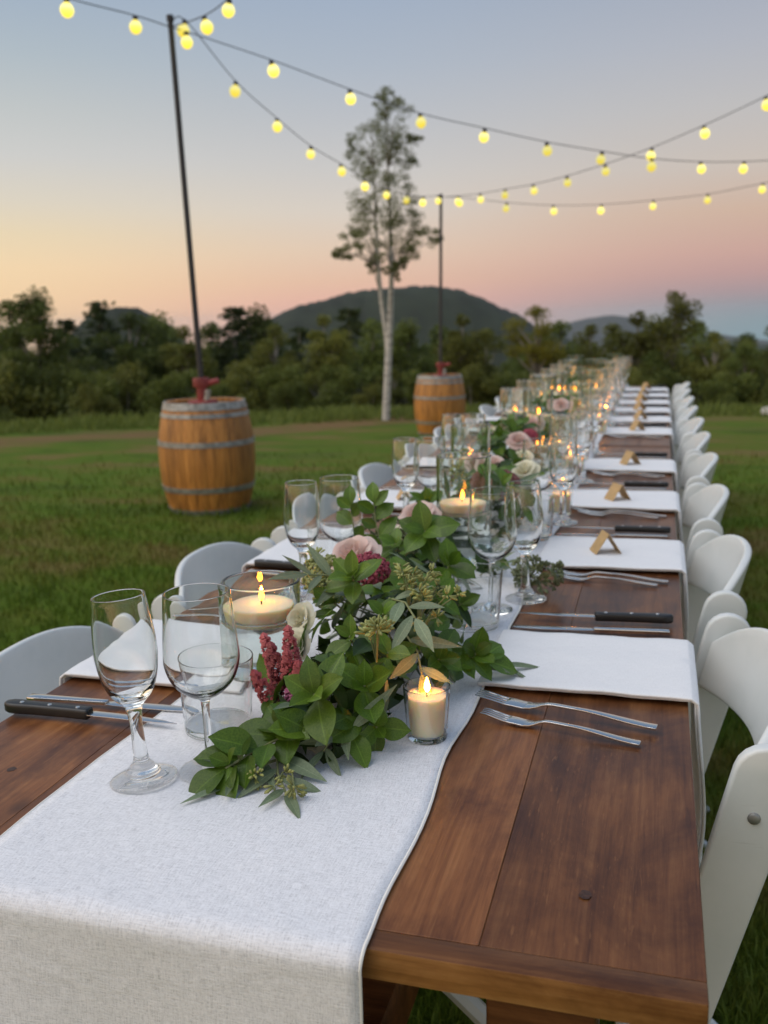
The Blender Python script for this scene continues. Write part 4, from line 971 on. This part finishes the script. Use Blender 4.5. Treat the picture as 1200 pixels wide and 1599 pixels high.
def spike_mesh():
    rg = random.Random(4); b = MB()
    for k in range(230):
        h = rg.random(); a = k*2.4; r = .0095*(1-h)**.6+.0015; p = Vector((math.cos(a)*r, math.sin(a)*r, h*.062)); s = rg.uniform(.0018, .0030)
        b.add([p+Vector(q)*s for q in ((0,0,1),(1,0,0),(0,1,0),(-1,0,0),(0,-1,0),(0,0,-1))], [(0,1,2),(0,2,3),(0,3,4),(0,4,1),(5,2,1),(5,3,2),(5,4,3),(5,1,4)])
    return b.mesh('floret_spike', MAT['astilbe'], smooth=False, fix=False)
ASTIL = spike_mesh()
def petal_mesh(mat, r0, h, spread, curl, ruff):
    b = MB()
    def fn(u, v):
        q = 2*u-1; a = q*spread*(.35+.65*math.sin(min(1, v*1.25)*math.pi/2))*math.sqrt(max(0.02, 1-.35*v**4)); r = r0*(.30+.70*math.sin(v*math.pi/2))+curl*v**4*(1+.2*q)
        return (r*math.sin(a), -r*math.cos(a), h*v*(1-.12*q*q)-curl*.5*v**6+ruff*math.sin(q*5)*v*v)
    b.sheet(fn, 8, 7); return b.mesh('petal', mat, angle=180, fix=False)
def rose(t, pos, axis, sc, mat, o):
    key = mat.name
    if key not in PET: PET[key] = [petal_mesh(mat, .0062, .030, 1.5, .0005, 0), petal_mesh(mat, .0125, .0315, 1.15, .003, .0006), petal_mesh(mat, .0195, .030, .95, .009, .0010), petal_mesh(mat, .0255, .0255, .85, .015, .0014)]
    P = PET[key]; r = ob('rose', P[0], t, Vector(pos)-o, orient(Vector(axis).orthogonal(), axis), sc)
    for k in range(3): ob('petal', P[0], r, (0, 0, 0), (.05, 0, 2.1*k+.4))
    for k in range(5): ob('petal', P[1], r, (0, 0, -.001*k), (.08, 0, 1.2566*k+.2))
    for k in range(5): ob('petal', P[2], r, (0, 0, -.002), (.15, .03, 1.2566*k+.9))
    for k in range(6): ob('petal', P[3], r, (0, 0, -.003), (.25, 0, 1.0472*k+.1))
    return r
PET = {}
class Garland:
    def __init__(s, label, path, seed):
        s.rg = random.Random(seed); s.path = path; c = path[len(path)//2]
        s.t = thing('floral_garland', label, 'garland', (c[0], c[1], ZT+.0045), group='greenery garlands down the runner'); s.o = Vector(s.t.location); s.n = 0; s.keep = []; s.fill = MB()
    def ok(s, p):
        return all(math.hypot(p.x-x, p.y-y) > r for x, y, r in s.keep)
    def leaf(s, me, pos, d, n, size, force=False):
        pos = Vector(pos); d = Vector(d).normalized(); tip = pos+d*size
        if not force and not (s.ok(pos) and s.ok(tip) and s.ok(pos+d*size*.5)): return
        low = ZT+.007
        if pos.z < low: pos.z = low
        if tip.z < low: d = (Vector((tip.x, tip.y, low+.002))-pos).normalized(); n = Vector(n)+Vector((0, 0, .6))
        ob('leaf', me, s.t, pos-s.o, orient(d, n), size); s.n += 1
    def at(s, q):
        P = s.path; q = q*(len(P)-1); i = min(int(q), len(P)-2); f = q-i
        return [P[i][k]+(P[i+1][k]-P[i][k])*f for k in range(4)]
    def surf(s, q, ph, depth=1.0):
        x, y, w, h = s.at(q); x2, y2, _, _ = s.at(min(1, q+.02)); x1, y1, _, _ = s.at(max(0, q-.02)); tan = Vector((x2-x1, y2-y1, 0)).normalized(); side = Vector((tan.y, -tan.x, 0))
        p = Vector((x, y, ZT+.006))+side*math.sin(ph)*w*depth+Vector((0, 0, max(0, math.cos(ph))*h*depth))
        n = (side*math.sin(ph)/w+Vector((0, 0, math.cos(ph)/h))).normalized(); return p, n, tan, side
    def cover(s, n, kinds, size, lift=.35):
        for k in range(n):
            q = s.rg.random(); ph = s.rg.uniform(-1.5, 1.5); p, nn, tan, side = s.surf(q, ph, s.rg.uniform(.75, 1.0))
            a = s.rg.uniform(0, 6.28); t1 = nn.orthogonal().normalized(); t2 = nn.cross(t1); d = t1*math.cos(a)+t2*math.sin(a)
            d = (d*.8+nn*s.rg.uniform(-.05, lift)+side*math.sin(ph)*.35+Vector((0, -.15, -.1))); me = s.rg.choice(kinds)
            s.leaf(me, p, d, nn+Vector((s.rg.uniform(-.5, .5), s.rg.uniform(-.6, .2), s.rg.uniform(0, .5))), size*s.rg.uniform(.7, 1.2))
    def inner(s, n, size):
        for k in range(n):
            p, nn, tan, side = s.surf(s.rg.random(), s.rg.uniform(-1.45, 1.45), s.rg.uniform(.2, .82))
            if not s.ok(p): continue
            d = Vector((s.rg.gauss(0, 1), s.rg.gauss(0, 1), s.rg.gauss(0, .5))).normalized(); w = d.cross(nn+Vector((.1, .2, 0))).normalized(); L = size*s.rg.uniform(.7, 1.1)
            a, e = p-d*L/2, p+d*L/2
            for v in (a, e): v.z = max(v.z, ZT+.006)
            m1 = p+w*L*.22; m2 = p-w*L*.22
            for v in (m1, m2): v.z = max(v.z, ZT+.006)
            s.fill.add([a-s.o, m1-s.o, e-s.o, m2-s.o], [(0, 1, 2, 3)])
    def rosette(s, pos, axis, n, size, kinds=None, spread=1.0):
        ax = Vector(axis).normalized(); t1 = ax.orthogonal().normalized(); t2 = ax.cross(t1); kinds = kinds or BROAD; pos = Vector(pos); a0 = s.rg.uniform(0, 6)
        for k in range(n):
            a = a0+k*2.399; lev = k/n; d = (t1*math.cos(a)+t2*math.sin(a))*spread+ax*(1.3*(1-lev)**1.3+.22-.35*lev+s.rg.uniform(-.25, .25))
            s.leaf(s.rg.choice(kinds), pos-ax*.016*lev, d, ax*1.0-(t1*math.cos(a)+t2*math.sin(a))*(.6*(1-lev)), size*.88*(.58+.42*lev)*s.rg.uniform(.85, 1.15), True)
        b = MB(); b.tube([pos-s.o, pos-ax*.03-s.o, pos-ax*.07+Vector((0, .02, 0))-s.o], .0014, 5); ob('stem', b.mesh('stem', MAT['stem']), s.t)
    def sprig(s, pts, kinds, size, n, up=(0, 0, 1), tip=True, stemr=.0013, ang=.8):
        P = [Vector(p) for p in pts]; b = MB(); b.tube([p-s.o for p in P], stemr, 6); ob('stem', b.mesh('stem', MAT['stem']), s.t); up = Vector(up)
        for k in range(n):
            q = (k+.6)/n*(len(P)-1); i = min(int(q), len(P)-2); f = q-i; p = P[i].lerp(P[i+1], f); t = (P[i+1]-P[i]).normalized(); sd = t.cross(up).normalized()*(1 if k % 2 else -1)
            d = t*(1-.35*ang)+sd*ang+up*s.rg.uniform(-.1, .45); s.leaf(s.rg.choice(kinds), p, d, up+sd*s.rg.uniform(-.5, .3), size*s.rg.uniform(.8, 1.15)*(1-.2*q/(len(P)-1)), True)
        if tip: s.leaf(s.rg.choice(kinds), P[-1], P[-1]-P[-2], up, size*.9, True)
    def seeds(s, pos, axis, n, spread, kinds=UMB, sc=1.0):
        pos = Vector(pos); ax = Vector(axis).normalized(); root = pos-ax*.05; b = MB(); ends = []
        for k in range(n):
            e = pos+Vector((s.rg.uniform(-1, 1), s.rg.uniform(-1, 1), s.rg.uniform(-.5, .7)))*spread; m = root.lerp(e, .55)+Vector((0, 0, .006)); b.tube([root-s.o, m-s.o, e-s.o], [.0013, .0010, .0007], 5); ends.append((e, (e-m)))
        ob('stem', b.mesh('stem', MAT['stem']), s.t)
        for e, d in ends: ob('seed_cluster', s.rg.choice(kinds), s.t, e-s.o, orient(d.orthogonal(), d), sc*s.rg.uniform(.85, 1.25))
    def head(s, name, me, pos, axis=(0, -.3, 1), sc=1.0): return ob(name, me, s.t, Vector(pos)-s.o, orient(Vector(axis).orthogonal(), axis), sc)
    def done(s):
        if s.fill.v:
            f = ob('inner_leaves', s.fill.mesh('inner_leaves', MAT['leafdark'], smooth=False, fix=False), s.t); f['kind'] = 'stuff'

G = Garland('leafy garland with blush roses and crimson flowers at the draped runner end', [(-.40, .93, .055, .04), (-.372, 1.03, .085, .09), (-.372, 1.12, .105, .115), (-.372, 1.24, .10, .13), (-.375, 1.36, .10, .125), (-.395, 1.50, .115, .115), (-.435, 1.64, .115, .11), (-.46, 1.74, .09, .08)], 21)
G.keep = [(-.527, 1.195, .060), (-.253, 1.045, .040), (-.277, 1.478, .050), (-.470, .903, .030), (-.512, 1.012, .047), (-.37, 1.865, .06), (-.534, .868, .04)]
KEEP0 = list(G.keep); G.keep += [(-.430, 1.090, .032), (-.478, 1.215, .034), (-.405, 1.300, .030), (-.462, 1.385, .034)]
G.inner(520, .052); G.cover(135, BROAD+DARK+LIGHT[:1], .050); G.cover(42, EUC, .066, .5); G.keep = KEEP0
G.rosette((-.425, 1.20, .880), (-.5, -.5, .7), 6, .050); G.rosette((-.445, 1.275, .865), (-.6, -.5, .6), 5, .052)
G.rosette((-.290, 1.285, .868), (.5, -.5, .7), 6, .058, BROAD+DARK); G.rosette((-.275, 1.365, .835), (.6, -.5, .5), 6, .056, BROAD+DARK); G.rosette((-.36, 1.08, .872), (-.1, -.6, .8), 5, .050, BROAD+LIGHT); G.rosette((-.335, 1.25, .912), (.2, -.4, .9), 5, .050)
# named sprays, front to back
G.rosette((-.362, .955, .845), (-.15, -.75, .75), 7, .072, BROAD+LIGHT); G.rosette((-.318, 1.005, .840), (.25, -.7, .7), 6, .068); G.rosette((-.375, 1.01, .800), (-.35, -.8, .45), 5, .052)
G.rosette((-.300, .992, .795), (.35, -.8, .25), 6, .050); G.rosette((-.400, .945, .805), (-.4, -.6, .7), 5, .058)
G.sprig([(-.385, .955, .80), (-.415, .915, .792), (-.440, .880, .782)], BROAD, .056, 7, (-.1, -.5, .9)); G.rosette((-.438, .885, .785), (-.4, -.6, .6), 5, .052)
G.sprig([(-.40, .93, .785), (-.385, .895, .775), (-.365, .868, .768)], EUC, .060, 4, (0, -.2, 1)); G.sprig([(-.41, .93, .78), (-.418, .895, .772), (-.435, .868, .767)], EUC, .062, 3, (0, -.2, 1))
G.seeds((-.388, .888, .776), (.2, -1, .1), 4, .018); G.seeds((-.365, .872, .774), (.3, -1, .1), 3, .012)
G.sprig([(-.30, 1.16, .83), (-.255, 1.205, .815), (-.215, 1.225, .800)], BROAD, .060, 7, (.3, -.5, .8)); G.rosette((-.225, 1.215, .812), (.5, -.6, .6), 6, .054)
G.sprig([(-.27, 1.20, .80), (-.225, 1.245, .788), (-.195, 1.262, .782)], EUC, .068, 4, (.1, -.3, 1)); G.rosette((-.262, 1.15, .825), (.45, -.7, .55), 6, .060)
G.rosette((-.388, 1.185, .920), (-.1, -.55, .85), 8, .060, LIGHT); G.rosette((-.352, 1.452, .925), (0, -.75, .7), 8, .078, BROAD+LIGHT); G.rosette((-.300, 1.40, .885), (.4, -.6, .7), 6, .068, BROAD)
G.rosette((-.475, 1.33, .868), (-.6, -.35, .7), 5, .055, BROAD); G.rosette((-.42, 1.52, .885), (-.2, -.6, .8), 6, .055); G.rosette((-.305, 1.06, .862), (.2, -.6, .8), 5, .052); G.rosette((-.33, 1.13, .888), (0, -.5, .9), 5, .050)
G.sprig([(-.33, 1.16, .90), (-.30, 1.13, .905), (-.28, 1.10, .895)], EUC, .066, 4, (0, -.6, .8)); G.sprig([(-.40, 1.22, .90), (-.43, 1.20, .915), (-.45, 1.18, .92)], EUC, .062, 4, (0, -.6, .8))
G.sprig([(-.30, 1.12, .87), (-.275, 1.09, .855), (-.265, 1.07, .835)], EUC, .064, 3, (.2, -.7, .6)); G.sprig([(-.33, .995, .80), (-.345, .965, .79), (-.35, .945, .782)], EUC, .055, 3, (0, -.7, .7))
G.sprig([(-.45, 1.55, .86), (-.465, 1.56, .91), (-.47, 1.565, .945)], BROAD, .042, 6, (0, -1, .2)); G.sprig([(-.505, 1.58, .84), (-.515, 1.585, .90), (-.520, 1.59, .935)], EUC+BROAD, .040, 5, (0, -1, .2))
G.seeds((-.300, 1.175, .925), (.2, -.2, 1), 7, .026); G.seeds((-.262, 1.135, .895), (.5, -.4, .7), 7, .026); G.seeds((-.316, 1.03, .900), (0, -.4, 1), 5, .013, sc=1.25); G.seeds((-.282, 1.20, .90), (.4, -.1, .9), 5, .022)
G.head('seed_head', LIME, (-.470, 1.31, .882), (-.3, -.4, 1), 1.0); G.head('seed_head', LIME, (-.450, 1.27, .868), (-.4, -.5, .8), .75); G.seeds((-.475, 1.30, .905), (-.2, -.2, 1), 6, .024); G.seeds((-.45, 1.25, .885), (-.4, -.5, .7), 5, .02)
G.seeds((-.465, 1.64, .875), (0, 0, 1), 18, .045, UMBD, 1.1); G.seeds((-.44, 1.60, .87), (0, 0, 1), 12, .035, UMBD, 1.1)
G.seeds((-.195, 1.705, .79), (.5, -.5, .5), 16, .042, UMBD, 1.15); G.seeds((-.215, 1.715, .80), (.2, -.5, .8), 12, .034, UMBD+UMB, 1.1)
rose(G.t, (-.455, 1.405, .885), (-.15, -.55, .85), 1.05, MAT['rose'], G.o); G.head('flower_head', SEDUM, (-.405, 1.315, .893), (.1, -.5, .9), 1.0); G.head('flower_head', SEDUM, (-.455, 1.345, .872), (-.2, -.5, .8), .55); G.head('flower_head', SEDUM, (-.405, 1.235, .885), (0, -.5, .8), .45)
for (x, y, z, ax) in ((-.437, 1.075, .792, (-.12, -.25, 1)), (-.422, 1.065, .790, (.05, -.3, 1)), (-.447, 1.095, .795, (-.25, -.2, 1)), (-.428, 1.088, .806, (-.02, -.15, 1)), (-.412, 1.062, .782, (.15, -.35, .9)), (-.440, 1.06, .772, (-.2, -.4, .8))): G.head('flower_spike', ASTIL, (x-.004, y-.018, z+.006), ax, 1.2)
G.head('pompon', POMP, (-.404, 1.012, .818), (0, -.6, .8), 1.2)
rose(G.t, (-.455, 1.165, .860), (-.4, -.8, .5), .58, MAT['cream'], G.o); rose(G.t, (-.449, 1.135, .836), (-.4, -.9, .3), .52, MAT['cream'], G.o); rose(G.t, (-.372, .985, .785), (-.6, -.7, .2), .6, MAT['cream'], G.o)
rose(G.t, (-.450, 1.815, .865), (-.1, -.5, .9), 1.05, MAT['rose'], G.o); rose(G.t, (-.475, 1.76, .835), (-.3, -.7, .5), .7, MAT['cream'], G.o)
G.rosette((-.292, 1.79, .80), (.5, -.5, .6), 6, .058, BROAD+DARK); G.rosette((-.300, 1.74, .79), (.4, -.6, .5), 5, .052, DARK); G.rosette((-.445, 1.80, .82), (-.3, -.6, .6), 6, .058); G.sprig([(-.30, 1.80, .79), (-.27, 1.76, .80), (-.245, 1.72, .79)], EUC, .06, 5, (.1, -.4, .9))
G.done()

def more(label, path, seed, n1, n2, roses, heads, keep):
    g = Garland(label, path, seed); g.keep = keep; g.inner(120, .06); g.cover(n1, BROAD+DARK, .062); g.cover(n2, EUC, .07, .5)
    for q in range(7):
        p, nn, tan, side = g.surf(g.rg.uniform(.05, .95), g.rg.uniform(-.9, .9)); g.rosette(p+nn*.01, nn+Vector((0, -.4, .2)), 6, .07)
    for x, y, z, m, sc in roses: rose(g.t, (x, y, z-.012), (g.rg.uniform(-.3, .3), -.6, .8), sc*.78, MAT[m], g.o)
    for x, y, z, me, sc in heads: g.head('flower_head', me, (x, y, z-.012), (g.rg.uniform(-.3, .3), -.5, .8), sc*.78)
    for q in range(3):
        p, nn, tan, side = g.surf(g.rg.random(), g.rg.uniform(-1, 1)); g.seeds(p+nn*.03, nn, 4, .03)
    g.done()
KV = [(x, y, .062) for x, y, h, w_ in VS]+[(x, y, .038) for x, y, w_ in VO]
more('garland with dusky red hydrangea and cream roses behind the first tall vase', [(-.485, 1.82, .05, .09), (-.455, 1.93, .06, .12), (-.36, 1.99, .08, .14), (-.33, 2.1, .09, .14), (-.36, 2.25, .10, .14), (-.40, 2.42, .11, .13), (-.42, 2.52, .07, .09)], 31, 84, 26,
     [(-.285, 2.16, .92, 'cream', 1.05), (-.365, 2.20, .925, 'rose', 1.0), (-.435, 2.40, .90, 'rose', 1.1), (-.34, 2.5, .90, 'cream', .9)], [(-.322, 2.07, .905, HYDRA, 1.05), (-.37, 2.12, .90, HYDRA, .85), (-.30, 2.28, .905, SEDUM, 1.0), (-.385, 2.34, .905, SEDUM, 1.0)], KV)
more('garland with blush roses between the third and fourth settings', [(-.47, 2.80, .08, .10), (-.44, 2.95, .11, .15), (-.44, 3.1, .11, .15), (-.45, 3.3, .10, .12), (-.45, 3.45, .06, .07)], 32, 60, 14,
     [(-.40, 2.86, .90, 'rose', 1.1), (-.47, 3.02, .925, 'cream', 1.0), (-.40, 3.22, .91, 'rose', 1.0)], [(-.38, 2.98, .905, SEDUM, 1.0), (-.50, 3.2, .89, HYDRA, .9)], KV)
more('garland with cream roses just past the table joint', [(-.42, 3.72, .07, .09), (-.42, 3.9, .10, .14), (-.43, 4.1, .11, .14), (-.42, 4.35, .10, .12), (-.42, 4.5, .06, .08)], 33, 46, 10,
     [(-.38, 3.95, .91, 'rose', 1.1), (-.44, 4.2, .915, 'cream', 1.1)], [(-.40, 4.08, .90, HYDRA, .9)], KV)
more('garland with blush roses by the seventh settings', [(-.42, 4.85, .07, .09), (-.42, 5.0, .10, .14), (-.42, 5.25, .10, .13), (-.42, 5.45, .07, .08)], 34, 36, 8,
     [(-.40, 4.98, .91, 'cream', 1.1), (-.43, 5.2, .91, 'rose', 1.1)], [(-.40, 5.1, .90, SEDUM, 1.1)], KV)
more('garland with cream roses near the far table end', [(-.40, 5.75, .07, .09), (-.40, 5.95, .10, .14), (-.40, 6.2, .10, .13), (-.40, 6.4, .07, .08)], 35, 30, 8,
     [(-.40, 5.9, .91, 'cream', 1.1), (-.42, 6.15, .91, 'rose', 1.1)], [(-.38, 6.05, .90, HYDRA, .9)], KV)

# ---------------- evening air
b = MB(); b.box(-4700, 4700, -4700, 4700, -150, 26); hz = ob('haze', b.mesh('haze', None, smooth=False)); hz['kind'] = 'stuff'
hm = bpy.data.materials.new('thin_haze'); hm.use_nodes = True; t_ = hm.node_tree; t_.nodes.clear()
pv = t_.nodes.new('ShaderNodeVolumePrincipled'); pv.inputs['Color'].default_value = (.80, .88, 1, 1); pv.inputs['Density'].default_value = .00008; pv.inputs['Anisotropy'].default_value = 0
oo = t_.nodes.new('ShaderNodeOutputMaterial'); t_.links.new(pv.outputs[0], oo.inputs['Volume']); hz.data.materials.append(hm); hz['label'] = 'thin evening haze over the hills'
